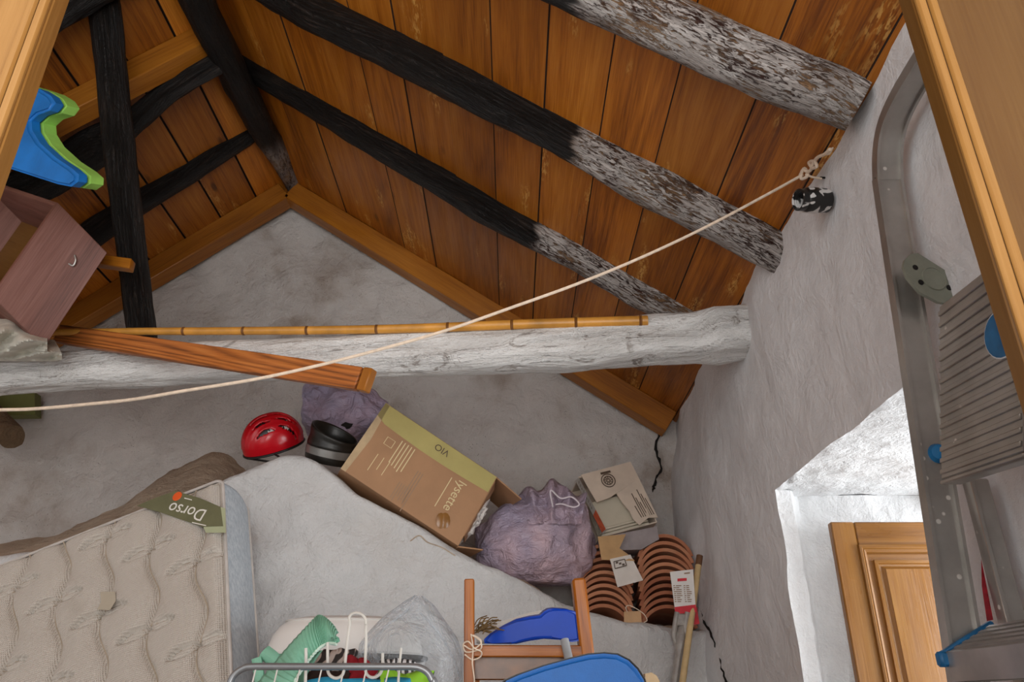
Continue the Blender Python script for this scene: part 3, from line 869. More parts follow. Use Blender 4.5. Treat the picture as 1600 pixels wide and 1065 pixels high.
# big carton
A = at(603, 629, Y=3.13); Bc = at(777, 745, Y=3.30); Dd = at(534, 733, Y=3.09)
e1 = Bc - A; e2 = Dd - A; e2 = e2 - e1.normalized() * e2.dot(e1.normalized()) * .6
n_ = e1.cross(e2).normalized(); 
if n_.y > 0: n_ = -n_
w1, w2, dp = e1.length, e2.length, .30
u1, u2 = e1.normalized(), e2.normalized()
rt = thing('cardboard_box', 'large brown cardboard box with an olive band lying tilted along the plaster ledge', 'box', A + e1 / 2 + e2)
th = .004
def card(nm, c, hx, hy, hz, m=M_KRAFT, par=None): return MB().box(c, hx, hy, hz, .0015).build(nm, m, par or rt)
front = card('front_panel', A + e1 / 2 + e2 / 2 - n_ * th, e1 / 2, e2 / 2, n_ * th)
card('back_panel', A + e1 / 2 + e2 / 2 - n_ * dp, e1 / 2, e2 / 2, n_ * th)
card('top_panel', A + e1 / 2 - n_ * dp / 2 + u2 * th, e1 / 2, n_ * (dp / 2 - .004), u2 * th)
card('bottom_panel', A + e1 / 2 + e2 - n_ * dp / 2 - u2 * th, e1 / 2, n_ * (dp / 2 - .004), u2 * th)
card('end_panel', A + e2 / 2 - n_ * dp / 2 + u1 * th, e2 / 2 * .98, n_ * (dp / 2 - .004), u1 * th)
def flap(nm, hinge0, hinge1, out, ln, m=M_KRAFT):
    out = V(out).normalized() * ln
    c = (hinge0 + hinge1) / 2 + out / 2
    nn = (hinge1 - hinge0).cross(out).normalized()
    return MB().box(c, (hinge1 - hinge0) / 2, out / 2, nn * .003, .001).build(nm, m, rt)
C2 = A + e1 + e2
flap('flap', Bc - n_ * dp * .95, Bc - n_ * .01, u1 * .9 + u2 * .12, .145)
flap('flap', C2 - n_ * dp * .95, C2 - n_ * .01, u1 * .75 - u2 * .35, .11)
flap('flap', Bc - n_ * .005 + u2 * .02, Bc - n_ * .005 + u2 * (w2 * .85), u1 * .3 - n_ * 1.0, .10)
# crumpled paper inside the mouth
rr_ = random.Random(5)
pc = A + e1 * 1.0 + e2 * .50 - n_ * .14
def paper(a, c):
    th_, ph = 2 * pi * a, pi * c
    d = V((sin(ph) * cos(th_), sin(ph) * sin(th_), cos(ph)))
    r = 1 + .35 * noise.noise(d * 4.5) + .2 * noise.noise(d * 11)
    return pc + (u1 * d.x * .050 + u2 * d.y * .12 + n_ * d.z * .10) * r
MB().grid(paper, 40, 24, closed_u=True).build('crumpled_paper', plain('white_paper', (226, 220, 214), .8, .06), rt, sharp=25)
# prints on the front panel
def fp(a, c, h=.0012): return A + u1 * a + u2 * c + n_ * h
def quad(nm, pts, m, par=front): return MB().add([fp(*p) for p in pts], [list(range(len(pts)))] ).build(nm, m, par, smooth=False)
bw = w2 * .235
quad('olive_band', [(w1 * .0, .002), (w1 * .995, .002), (w1 * .995, bw)] + [(w1 * x, bw + .012 * sin(x * pi)) for x in (.8, .6, .4, .2, .08)] + [(0, bw * .82)], M_OLIVEB)
text('VIO', .042, fp(w1 * .60, bw * .30, .002), -u1, u2, M_PRINTD, front)
text('lysette', .058, fp(w1 * .765, w2 * .30, .002), u2, u1, M_PRINT, front, sx=.95)
def bars(x0, y0, n, ln, gap, th_, m, dirx=True):
    b_ = MB()
    for i in range(n):
        L_ = ln * rr_.uniform(.6, 1)
        a, c = x0 + i * gap, y0
        b_.add([fp(a, c), fp(a + th_, c), fp(a + th_, c + L_), fp(a, c + L_)], [[0, 1, 2, 3]])
    return b_.build('small_print', m, front, smooth=False)
bars(w1 * .255, w2 * .295, 5, .13, .016, .0045, M_PRINT)
bars(w1 * .705, w2 * .335, 1, .15, .012, .004, M_PRINT)
bars(w1 * .47, w2 * .50, 3, .19, .012, .004, M_PRINTG)
bars(w1 * .40, w2 * .74, 6, .09, .011, .0035, M_PRINTG)
bars(w1 * .16, w2 * .60, 3, .10, .03, .003, M_PRINT)
fr_ = MB()
for (a0, c0_, a1, c1) in ((.15, .35, .22, .355), (.15, .45, .22, .455), (.15, .35, .155, .455), (.215, .35, .22, .455)):
    fr_.add([fp(w1 * a0, w2 * c0_), fp(w1 * a1, w2 * c0_), fp(w1 * a1, w2 * c1), fp(w1 * a0, w2 * c1)], [[0, 1, 2, 3]])
fr_.build('small_print', M_PRINT, front, smooth=False)
bl = MB()
bl.add([fp(w1 * .0, 0), fp(w1 * .035, 0), fp(w1 * .06, w2 * .5), fp(w1 * .04, w2), fp(0, w2)], [[0, 1, 2, 3, 4]])
bl.build('torn_edge', M_KRAFTD, front, smooth=False)
for k in range(2):
    q = fp(w1 * (.80 + .025 * k), w2 * (.86 - .03 * k), .003)
    MB().lathe([(0, .004), (.012, .004), (.022, 0)], q, n_, 12, sy=1.5).build('tape_scrap', plain('brown_tape', (140, 96, 48), .25, .15), front)

# helmet
def helmet():
    c = at(424, 684, Y=3.27)
    rt = thing('bicycle_helmet', "red child's bicycle helmet with dark vents sitting on top of the plaster hood", 'helmet', c + V((0, 0, -.075)))
    fx = V((.80, -.30, -.25)).normalized() * -1     # front of the helmet, down to the left
    fx = V((-.84, -.34, -.43)).normalized()
    up = V((-.12, -.62, .78)); up = (up - fx * up.dot(fx)).normalized(); sd = fx.cross(up)
    sl = [(-.55, .10), (-.30, .35), (.0, .12), (.30, .35), (.55, .10), (-.15, .62), (.15, .62)]
    def fn(a, cth, k=1.0):
        th_ = 2 * pi * a; ph = cth * pi * .56
        x = cos(th_) * sin(ph); y = sin(th_) * sin(ph); z = cos(ph)
        r = 1 + .05 * cos(th_ * 2) * sin(ph) + .02 * abs(sin(y * 16)) * (z > .05)
        lx = .125 * (1.06 if x < 0 else 1.0)
        pt = V((x * lx, y * .100, z * .132)) * r * k
        if z < 0: pt *= (1 + .0 * z)
        return c + fx * pt.x + sd * pt.y + up * (pt.z - .02)
    nu, nv = 96, 40
    b_ = MB()
    b_.grid(fn, nu, nv, closed_u=True)
    keep = []
    for fi, f in enumerate(b_.f):
        i, j = fi % nu, fi // nu
        th_ = 2 * pi * (i + .5) / nu; ph = (j + .5) / nv * pi * .56
        x = cos(th_) * sin(ph); y = sin(th_) * sin(ph); z = cos(ph)
        hole = False
        for yc, hw in ((-.80, .05), (-.50, .06), (-.17, .06), (.17, .06), (.50, .06), (.80, .05)):
            wy = hw * (1 - ((x - .28) / .36) ** 2) if abs(x - .28) < .36 else 0
            wy2 = hw * (1 - ((x + .45) / .30) ** 2) if abs(x + .45) < .30 else 0
            if z > .03 and (abs(y - yc * (1 - .25 * x)) < wy or abs(y - yc * .9) < wy2): hole = True
        keep.append(not hole)
    b_.f = [f for f, k in zip(b_.f, keep) if k]; b_.uv = [f for f, k in zip(b_.uv, keep) if k]; b_.m = [f for f, k in zip(b_.m, keep) if k]
    o = b_.build('shell', plain('red_gloss', (196, 14, 30), .22, .10, 6, bump=0), rt)
    sd_ = o.modifiers.new('thick', 'SOLIDIFY'); sd_.thickness = .010; sd_.offset = -1
    MB().grid(lambda a, q: fn(a, q * .96, .90), 48, 20, closed_u=True).build('foam_liner', M_BAK, rt)
    MB().tube([fn(i / 48, 1.0, 1.0) for i in range(49)], .006, 8).build('rim', M_BAKP, rt)
    MB().tube(catmull([fn(.78, 1.0), fn(.78, 1.0) + V((.03, -.01, -.02)), fn(.83, 1.0) + V((.07, .0, -.03)), fn(.95, 1.0, 1.02)], 6), .005, 6).build('chin_strap', M_BAKP, rt)
    q = fn(.28, .60, 1.03)
    MB().box(q, fx * .016, sd * .002 + up * .002, up * .006, .001).build('sticker', plain('pale_sticker', (220, 210, 205), .4), rt)
M_BAKP = plain('black_plastic', (24, 22, 22), .4, .15)
helmet()

# dark pot with a grey band lying against the carton
c0 = at(512, 722, Y=3.26); ax = V((.22, -.35, .90)).normalized()
rt = thing('black_pot', 'black round pot with a grey band wedged between the carton and the helmet', 'pot', c0)
R_ = .105
PT = plain('black_enamel', (36, 34, 30), .38, .25, 12)
MB().lathe([(0, .0), (R_ * .9, 0), (R_ * .98, .012), (R_, .03)], c0, ax, 36).build('base', PT, rt)
MB().lathe([(R_ * 1.0, .03), (R_ * 1.02, .032), (R_ * 1.02, .062), (R_, .064)], c0, ax, 36).build('grey_band', plain('grey_metal_band', (134, 132, 128), .35, .1, Metallic=.4), rt)
def potw(a, c):
    x, y = frame(ax); ang = 2 * pi * a
    h = lerp(.064, .135 + .03 * cos(ang - 2.2), c)
    rr = R_ * (1 + .02 * sin(c * 9))
    return c0 + x * cos(ang) * rr + y * sin(ang) * rr + ax * h
o = MB().grid(potw, 40, 8, closed_u=True).build('wall', PT, rt)
m_ = o.modifiers.new('t', 'SOLIDIFY'); m_.thickness = .006; m_.offset = -1

# plastic bags ----------------------------------------------------------------
def bagmat(name, base, alt, rough=.32, sc=4):
    t = NT(name); c = t.coord()
    f = t.noise(c, sc, 3, .55, .4)
    col = t.ramp(f, [(.32, lin(base)), (.50, lin(tuple((a + b_) / 2 for a, b_ in zip(base, alt)))), (.68, lin(alt))])
    n1 = t.bump(t.noise(c, 11, 4, .6, 1.8), .8, .03)
    mp = t.n('ShaderNodeMapping'); mp.inputs['Scale'].default_value = (18, 18, 70); mp.inputs['Rotation'].default_value = (.3, .5, 0); t.l(c, mp.inputs[0])
    n2 = t.bump(t.noise(mp.outputs[0], 1, 3, .6, 1.0), .6, .012, n1)
    return t.done(col, rough, n2, 0, Transmission_Weight=0.0)
def bag(c, sx, sy, sz, knot, seed, mat, name, rt, flat=.55, nu=120, nv=70, pleat=.06):
    kd = V(knot).normalized(); x, y = frame(kd)
    def fn(a, q):
        th_ = 2 * pi * a; ph = pi * q
        d = kd * cos(ph) + (x * cos(th_) + y * sin(th_)) * sin(ph)
        r = 1 + .16 * noise.noise(d * 1.7 + V((seed, 0, 0))) + .06 * noise.noise(d * 4 + V((0, seed, 0)))
        near = exp(-(ph / .9) ** 2)
        fold = pleat * (.25 + near) * abs(noise.noise(V((cos(th_) * 4.5, sin(th_) * 4.5, seed + ph * .8)))) * 2 * sin(ph) ** .5
        r *= 1 - fold
        r += .022 * noise.noise(V((cos(th_) * 9, sin(th_) * 9, ph * 1.4 + seed))) * sin(ph) - .035 * abs(noise.noise(d * 3.1 + V((0, 0, seed))))
        r *= 1 + .34 * exp(-(ph / .42) ** 2)            # gathered neck
        p = V((d.x * sx, d.y * sy, d.z * sz)) * r
        if p.z < -sz * flat: p.z = -sz * flat + (p.z + sz * flat) * .25
        return c + p
    return MB().grid(fn, nu, nv, closed_u=True).build(name, mat, rt, sharp=70), fn
M_PURP = bagmat('lilac_bag_plastic', (152, 142, 164), (208, 178, 186))
c = at(834, 852, Y=3.60)
rt = thing('trash_bag', 'full lilac plastic trash bag knotted with a white drawstring beside the roof tiles', 'bag', c + V((0, 0, -.17)))
o, fn = bag(c, .285, .21, .20, (.45, -.30, .85), 3.3, M_PURP, 'sack', rt, .86)
# ruffled neck of the bag
def ruff(a, q):
    p0 = at(lerp(806, 916, a), 778 - 24 * sin(a * pi) - 7 * sin(a * 14), Y=3.50)
    p1 = at(lerp(826, 908, a), 818, Y=3.40)
    r = lerp(p1, p0, q); r.y += .030 * sin(a * 23) * (.3 + .7 * q) + .02 * fbm((a * 6, q * 3, 1), 1, 2)
    return r
o = MB().grid(ruff, 70, 10).build('gathered_neck', M_PURP, rt, sharp=80)
m_ = o.modifiers.new('t', 'SOLIDIFY'); m_.thickness = .004
dsx = [(864, 792), (860, 772), (862, 766), (876, 778), (893, 776), (905, 787), (896, 792), (878, 787), (868, 788)]
MB().tube(catmull([at(u, v, Y=3.40) for u, v in dsx], 6), .0035, 6).build('drawstring', plain('white_string', (226, 216, 222), .7), rt)
def scrap(u, v, Y, r, m, nm, par, seed):
    p = at(u, v, Y=Y); b_ = MB()
    b_.add([p + V((cos(i * pi / 4) * r * (1 + .5 * noise.noise(V((i * 1.3, seed, 0)))) * 1.4, -.002 * (i % 2), sin(i * pi / 4) * r * (1 + .5 * noise.noise(V((i, 3, seed)))))) for i in range(8)], [list(range(8))])
    o = b_.build(nm, m, par, smooth=False); mm = o.modifiers.new('t', 'SOLIDIFY'); mm.thickness = .004
M_PURP2 = bagmat('grey_lilac_bag_plastic', (160, 156, 184), (180, 156, 174), .28, 3)
c = at(540, 648, Y=3.62)
rt = thing('trash_bag', 'grey lilac plastic bag with a small hole tucked behind the big carton', 'bag', c + V((0, 0, -.13)))
o, fn2 = bag(c, .215, .19, .165, (-.75, -.25, .75), 8.1, M_PURP2, 'sack', rt, .9, pleat=.09)
hole = at(543, 662, Y=3.43)
best = min((v for v in o.data.vertices), key=lambda v: ((v.co + WL[rt]) - CAM).normalized().cross((hole - CAM).normalized()).length + (5 if (v.co + WL[rt]).y > c.y - .05 else 0))
hp = best.co + WL[rt]; 
MB().prism([hp + V((a, -.004, b_)) for a, b_ in ((-.032, -.006), (-.012, .008), (.010, .012), (.034, .024), (.026, .0), (.010, -.020), (-.006, -.022), (-.014, -.012))], V((0, .012, 0))).build('torn_hole', M_DARK, rt)

# roof tiles --------------------------------------------------------------------
M_TILE = NT('terracotta'); t = M_TILE; cc = t.coord(rnd=True)
oi = t.n('ShaderNodeObjectInfo')
tcol = t.mix(oi.outputs['Random'], lin((156, 92, 64)), lin((198, 136, 100)))
dust = t.math('MULTIPLY', t.step(t.noise(cc, 9, 4), .5, .72), .5)
M_TILE = t.done(t.mix(dust, tcol, lin((196, 154, 120))), .85, t.bump(t.noise(cc, 60, 4), .35, .004))
def tile_mesh():
    b_ = MB(); L_, n = .40, 18
    vs = []
    for sgn, rr in ((0, 1.0), (1, .0)):
        pass
    def ring(r, y): return [V((cos(pi * (1 - (.08 + .84 * i / n) )) * r, y, sin(pi * (.08 + .84 * i / n)) * r)) for i in range(n + 1)]
    ro0, ri0, ro1, ri1 = ring(.132, 0), ring(.117, 0), ring(.105, L_), ring(.090, L_)
    b_.add(ro0 + ri0 + ro1 + ri1, [])
    N = n + 1
    for i in range(n):
        b_.f += [[i, i + 1, 2 * N + i + 1, 2 * N + i][::-1], [N + i, N + i + 1, 3 * N + i + 1, 3 * N + i], [i, i + 1, N + i + 1, N + i], [2 * N + i, 2 * N + i + 1, 3 * N + i + 1, 3 * N + i][::-1]]
    b_.f += [[0, N, 3 * N, 2 * N], [n, 2 * N + n, 3 * N + n, N + n]]
    b_.uv = [[(0, 0)] * 4 for _ in b_.f]; b_.m = [0] * len(b_.f)
    return b_
proto = None
ORD = ['bottom', 'second', 'third', 'fourth', 'fifth', 'sixth', 'seventh', 'eighth', 'ninth', 'tenth', 'eleventh', 'twelfth']
rt_ = random.Random(11)
for side_, (u0, v0, u1_, v1_, n, Y) in (('left', (944, 992, 948, 895, 10, 3.60)), ('right', (1046, 994, 1041, 880, 11, 3.57))):
    for k in range(n):
        f = k / (n - 1)
        p = at(lerp(u0, u1_, f), lerp(v0, v1_, f), Y=Y + rt_.uniform(-.012, .012))
        if proto is None:
            proto = tile_mesh().build('roof_tile', M_TILE, loc=(0, 0, 0)); o = proto
        else:
            o = proto.copy(); COL.objects.link(o)
        o.location = p; o.rotation_euler = (rt_.uniform(-.02, .02), rt_.uniform(-.05, .05), rt_.uniform(-.06, .06))
        WL[o] = p
        pos = ORD[k] + (' from the bottom' if k else ' one')
        if k == n - 1: pos = 'topmost one'
        tag(o, 'curved terracotta roof tile, %s of the %s stack on the ledge' % (pos, side_), 'roof tile', 'curved roof tiles stacked on the ledge')

# small carton of wall tiles on top of the stacks
M_WCARD = plain('white_cardboard', (214, 196, 178), .75, .10, 7, bump=.25, bsc=30)
M_GCARD = plain('grey_cardboard_print', (176, 172, 166), .75, .1, 14)
M_CTILE = plain('cream_ceramic', (206, 196, 176), .3, .04)
P0 = at(924, 746, Y=3.66); P1 = at(1004, 722, Y=3.72); P2 = at(1028, 820, Y=3.66); P3 = at(940, 838, Y=3.60)
rt = thing('tile_carton', 'small torn white carton of cream ceramic tiles on top of the roof tiles', 'carton', (P2 + P3) / 2)
ux = ((P1 - P0) + (P2 - P3)).normalized(); uz = ((P0 - P3) + (P1 - P2)); uz = (uz - ux * uz.dot(ux)).normalized(); un = ux.cross(uz)
if un.y > 0: un = -un
cw, chh = ((P1 - P0).length + (P2 - P3).length) / 2, ((P0 - P3).length + (P1 - P2).length) / 2
O_ = P3
def cp_(a, c, d=0): return O_ + ux * a * cw + uz * c * chh + un * d
# stack of ceramic tiles standing in the carton
for i in range(5):
    MB().box(cp_(.47, .30 - .0, -.035 - i * .012 + .008) + uz * (-.024 * i * 0), ux * cw * .42, uz * chh * .27, un * .0045, .001).build('ceramic_tile', M_CTILE, rt)
for i in range(3):
    MB().box(cp_(.44, .015 + .045 * i, -.012), ux * cw * .43, uz * chh * .018, un * .012, .002).build('ceramic_tile', M_CTILE, rt)
MB().box(cp_(.5, .5, -.16), ux * cw / 2, uz * chh / 2, un * .003).build('back_panel', M_WCARD, rt)
MB().box(cp_(.5, 0, -.08), ux * cw / 2, uz * .003, un * .08).build('bottom_panel', M_WCARD, rt)
MB().box(cp_(.5, .98, -.08), ux * cw / 2 * .96, uz * .003, un * .08).build('top_panel', M_WCARD, rt)
MB().box(cp_(1.0, .48, -.08), ux * .003, uz * chh * .48, un * .08).build('side_panel', M_WCARD, rt)
lp_ = [cp_(.02, .98, .0), cp_(.10, .06, .012), cp_(-.03, -.02, .045), cp_(-.10, .90, .03)]
sp_ = MB().prism(lp_, V((0, .006, 0))).build('side_flap', M_GCARD, rt)
rd = plain('orange_red_print', (200, 88, 52), .7, .2, 30)
MB().add([p + V((0, -.003, 0)) for p in (lerp(lp_[0], lp_[1], .62), lerp(lp_[0], lp_[1], .98), lerp(lp_[3], lp_[2], .97), lerp(lp_[3], lp_[2], .66))], [[0, 1, 2, 3]]).build('red_print', rd, sp_, smooth=False)
b_ = MB()
for k in range(9):
    f0 = .05 + k * .06; q0 = lerp(lerp(lp_[0], lp_[1], f0), lerp(lp_[3], lp_[2], f0), .25 + .1 * (k % 3)); q1 = lerp(lerp(lp_[0], lp_[1], f0 + .035), lerp(lp_[3], lp_[2], f0 + .035), .6)
    dx = (lp_[3] - lp_[0]) * .14; q0 = q0 + V((0, -.004, 0)); q1 = q1 + V((0, -.004, 0))
    b_.add([q0, q0 + dx, q1 + dx, q1], [[0, 1, 2, 3]])
b_.build('small_print', M_PRINTD, sp_, smooth=False)
up_ = MB().prism([cp_(.06, 1.0, .010), cp_(1.0, 1.02, .012), cp_(1.0, .70, .022), cp_(.36, .52, .022), cp_(.12, .50, .02)], -un * .005).build('top_flap', M_WCARD, rt)
x_, y_ = ux, uz
for rr, nm in ((.034, 'round_emblem'), (.022, 'round_emblem')):
    MB().tube([cp_(.46, .79, .024) + x_ * cos(i * pi / 12) * rr + y_ * sin(i * pi / 12) * rr for i in range(25)], .0022, 5).build(nm, M_PRINTD, up_)
eb = MB()
for i in range(9):
    a = i * 2 * pi / 9; eb.tube([cp_(.46, .79, .024) + x_ * cos(a) * .006 + y_ * sin(a) * .006, cp_(.46, .79, .024) + x_ * cos(a + .7) * .020 + y_ * sin(a + .7) * .020], .0016, 4)
eb.box(cp_(.47, .925, .0245), ux * .026, uz * .005, un * .001)
eb.build('round_emblem', M_PRINTD, up_)
lo_ = MB().prism([cp_(.50, .62, .020), cp_(1.0, .71, .022), cp_(1.02, .04, .022), cp_(.86, .07, .024), cp_(.66, .0, .02), cp_(.60, .12, .02), cp_(.60, .24, .02), cp_(.54, .40, .02)], -un * .005).build('side_flap', M_WCARD, rt)
b_ = MB()
for k in range(7):
    a = .74 + k * .038; c0_, c1_ = .10, .30 + .28 * ((k * 5) % 7) / 7
    b_.add([cp_(a, c0_, .0235), cp_(a + .016, c0_, .0235), cp_(a + .016 - .03, c1_, .0235), cp_(a - .03, c1_, .0235)], [[0, 1, 2, 3]])
b_.build('small_print', M_PRINTD, lo_, smooth=False)
# flattened carton below it
rt = thing('flattened_carton', 'flattened tan and grey carton with loose flaps between the tile carton and the roof tiles', 'carton', at(985, 850, Y=3.6))
MB().prism([at(936, 840, Y=3.52), at(1026, 822, Y=3.56), at(1030, 842, Y=3.56), at(1002, 858, Y=3.55), at(942, 860, Y=3.52)], V((0, .16, .0))).build('carton_body', plain('grey_carton', (150, 140, 140), .8, .12), rt)
MB().prism([at(934, 838, Y=3.50), at(978, 834, Y=3.51), at(968, 856, Y=3.50), at(985, 868, Y=3.46), at(992, 876, Y=3.44), at(940, 874, Y=3.45)], V((0, .006, .0))).build('tan_flap', plain('tan_card', (196, 158, 112), .8, .1), rt)
wf = MB().prism([at(953, 873, Y=3.44), at(985, 866, Y=3.45), at(1005, 906, Y=3.42), at(965, 917, Y=3.42)], V((0, .005, 0))).build('white_flap', plain('pale_card', (214, 206, 198), .8, .06), rt)
b_ = MB()
Fq = [at(959, 877, Y=3.435), at(976, 873, Y=3.437), at(979, 883, Y=3.432), at(961, 888, Y=3.43)]
for i in range(4): b_.tube([Fq[i], Fq[(i + 1) % 4]], .0018, 5)
for i in range(3): b_.box(lerp(Fq[0], Fq[2], .25 + .25 * i), V((.005, 0, .001)), V((0, .001, 0)), V((0, 0, .004)))
b_.build('stamp_print', M_PRINTD, wf)
# ---------------------------------------------------------------- window shutter, door leaves, ladder
SHL = at(1297, 815, Y=2.46); x0 = SHL.x; x1 = XO - .02; zt = SHL.z; zb = WZ0 + .03; ysh = 2.46
rt = thing('window_shutter', 'varnished panelled wooden shutter folded back against the white window reveal', 'shutter', ((x0 + x1) / 2, ysh, zb))
sw = .075
def rect(nm, xa, xb, za, zb_, y, hy, m=M_SHUT, bev=.004): return MB().box(((xa + xb) / 2, y, (za + zb_) / 2), ((xb - xa) / 2, 0, 0), (0, hy, 0), (0, 0, (zb_ - za) / 2), bev).build(nm, m, rt)
rect('stile', x0, x0 + sw, zb, zt, ysh + .012, .014); rect('stile', x1 - sw, x1, zb, zt, ysh + .012, .014)
rect('rail', x0 + sw, x1 - sw, zt - sw, zt, ysh + .012, .014); rect('rail', x0 + sw, x1 - sw, zb, zb + sw, ysh + .012, .014)
def frame_sweep(nm, xa, xb, za, zb_, prof, m):
    """mitred moulding: prof = list of (inset, y)"""
    def fn(a, c):
        k = int(round(a * 4)) % 4; i, y = prof[int(round(c * (len(prof) - 1)))]
        cs = [(xa + i, za + i), (xb - i, za + i), (xb - i, zb_ - i), (xa + i, zb_ - i)]
        return V((cs[k][0], y, cs[k][1]))
    return MB().grid(fn, 4, len(prof) - 1, closed_u=True).build(nm, m, rt, sharp=20)
xa, xb, za, zb2 = x0 + sw - .004, x1 - sw + .004, zb + sw - .004, zt - sw + .004
frame_sweep('moulding', xa, xb, za, zb2, [(0, ysh + .004), (.002, ysh - .012), (.008, ysh - .014), (.014, ysh - .008), (.016, ysh - .010), (.024, ysh - .004), (.028, ysh + .010)], M_SHUT)
frame_sweep('raised_panel', xa + .026, xb - .026, za + .026, zb2 - .026, [(0, ysh + .012), (.020, ysh + .012), (.021, ysh + .002), (.030, ysh + .0), (.034, ysh + .006), (.040, ysh + .006), (.050, ysh - .004)], M_SHUT)
rect('centre_panel', xa + .074, xb - .074, za + .074, zb2 - .074, ysh + .004, .008, M_SHUT, .001)
for z in (zb + .15, zt - .15):
    MB().tube([(x1 + .004, ysh - .004, z - .03), (x1 + .004, ysh - .004, z + .03)], .006, 8).build('hinge', M_ALU, rt)

def leaf(name, xe, sgn, wd, y, pm):
    d = thing(name, 'x', None, (xe + sgn * wd / 2, y, 0)); del d['label']; struct(d)
    H = 2.04
    def bx(nm, a0, a1, y0, y1, z0, z1, m, bev=.003):
        return MB().box((xe + sgn * (a0 + a1) / 2, (y0 + y1) / 2, (z0 + z1) / 2), ((a1 - a0) / 2, 0, 0), (0, (y1 - y0) / 2, 0), (0, 0, (z1 - z0) / 2), bev).build(nm, m, d)
    bx('door_panel', 0, wd, y + .006, y + .036, 0, H, pm, .003)
    bx('edge_strip', .001, .0155, y - .001, y + .008, 0, H, M_LEAF, .003)
    bx('stile', .0175, .032, y + .0, y + .008, 0, H, M_LEAF, .003)
    bx('groove', .0150, .0180, y + .004, y + .007, 0, H, M_DARK, 0)
    bx('rail', .0185, wd, y + .0005, y + .035, H, H + .07, M_LEAF)
    return d
d1 = leaf('door_1', -.632, -1, .28, .75, M_LEAF)
d2 = leaf('door_2', .552, 1, .30, .75, M_LEAFP)

# step ladder
rt = thing('step_ladder', 'paint splashed aluminium step ladder with blue fittings leaning on the right wall', 'ladder', (.70, 1.15, 0))
def lx(zr): return .733 + .0775 * (zr - .107)
def lpt(y, zr, dx=0): return V((lx(zr) + dx, y, zr + CAMZ))
path = [(1.392, -.95), (1.392, -.4), (1.392, .3), (1.392, .98), (1.388, 1.06), (1.368, 1.125), (1.33, 1.165), (1.27, 1.182), (1.20, 1.186), (1.08, 1.186), (1.00, 1.18), (.955, 1.16), (.925, 1.125), (.91, 1.06), (.907, .98), (.907, .3), (.907, -.95)]
Pth = catmull([lpt(y, z) for y, z in path], 6)
def sweep(xa, xb, ta, tb_, nm, m, P=Pth):
    """sweep a rectangle along the hoop: x offset xa..xb (towards the wall), ta..tb thickness inwards"""
    cen = V((0, 1.15, 0))
    def fn(a, c):
        i = int(round(c * (len(P) - 1))); k = int(round(a * 4)) % 4
        t_ = (P[min(i + 1, len(P) - 1)] - P[max(i - 1, 0)]).normalized()
        inn = V((1, 0, 0)).cross(t_).normalized()
        if inn.dot(V((0, 1.15, P[i].z - .2)) - P[i]) < 0: inn = -inn
        X_, T_2 = [(xa, ta), (xb, ta), (xb, tb_), (xa, tb_)][k]
        return P[i] + V((X_, 0, 0)) + inn * T_2
    return MB().grid(fn, 4, len(P) - 1, closed_u=True).build(nm, m, rt, sharp=30)
hoop = sweep(0, .058, -.012, .006, 'hoop_rail', M_ALU)
for xa_, xb_ in ((0, .006), (.052, .058)):
    lpz = sweep(xa_, xb_, .006, .013, 'rail_lip', M_ALU)
# rear frame rails
for y in (1.375, .93):
    MB().box((.842, y - .004, .66), (.020, 0, 0), (0, .010, 0), (0, 0, .66), .003).build('rear_rail', M_ALU, rt)
    MB().box((.826, y - (.016 if y > 1 else -.012), .66), (.004, 0, 0), (0, .006, 0), (0, 0, .66), .001).build('rear_rail_lip', M_ALU, rt)
M_BLUEP = plain('blue_fitting', (18, 100, 150), .45, .2, 30)
M_REDP = plain('red_sticker', (150, 22, 36), .5, .3, 60)
# treads, tipped because the ladder is folded shut
tu = V((cos(radians(27)), 0, sin(radians(27)))); tn = V((-tu.z, 0, tu.x)); ty_ = V((0, .222, 0))
for zr in (.078, -.20, -.47, -.74):
    fe = V((lx(zr) - .012, 1.149, zr + CAMZ))
    st_ = MB().box(fe + tu * .048 - tn * .006, tu * .048, ty_, tn * .006, .002).build('step', M_ALU, rt)
    MB().box(fe + V((.002, 0, -.022)), V((.004, 0, 0)), ty_, V((0, 0, .024)), .002).build('step_front', M_ALU, st_)
    for k in range(5):
        MB().box(fe + tu * (.015 + k * .017) + tn * .0012, tu * .004, V((0, .21, 0)), tn * .0015).build('tread_rib', M_ALU, st_)
    for y in (1.374, .924):
        MB().box(V((fe.x, y, fe.z)) + tu * .046 - tn * .004, tu * .056, V((0, .007, 0)), tn * .009, .003).build('end_cap', M_BLUEP, st_)
        MB().box(V((fe.x - .006, y, fe.z - .010)), V((.008, 0, 0)), V((0, .010, 0)), V((0, 0, .012)), .004).build('end_cap', M_BLUEP, st_)
# folded platform
pB, pA, pC = V((.735, 1.335, .352 + CAMZ)), V((.728, 1.162, .614 + CAMZ)), V((.722, 1.05, .322 + CAMZ))
pB = at(1470, 750, X=.735); pA = at(1467, 478, X=.728); pC = at(1600, 706, X=.722)
ea = pA - pB; eb = pC - pB; pn = ea.cross(eb).normalized()
if pn.x > 0: pn = -pn
pl = MB().box(pB + ea / 2 + eb / 2 - pn * .008, ea / 2, eb / 2, pn * .008, .003).build('platform', M_ALU, rt)
for k in range(15):
    f = (k + .7) / 15.5
    if k in (4,): pass
    MB().box(pB + ea * f + eb * .5 + pn * .001, eb * .485, ea.normalized() * .0042, pn * .0026, .0012).build('tread_rib', M_ALU, pl)
MB().box(pB + eb / 2 - pn * .016 - ea.normalized() * .004, eb / 2, ea.normalized() * .004, pn * .018, .002).build('platform_edge', M_ALU, pl)
_r = ray(1570, 522); cS = CAM + _r * ((pB - CAM).dot(pn) / _r.dot(pn))
sx_, sy_ = eb.normalized(), ea.normalized(); sy_ = (sy_ - sx_ * sy_.dot(sx_)).normalized()
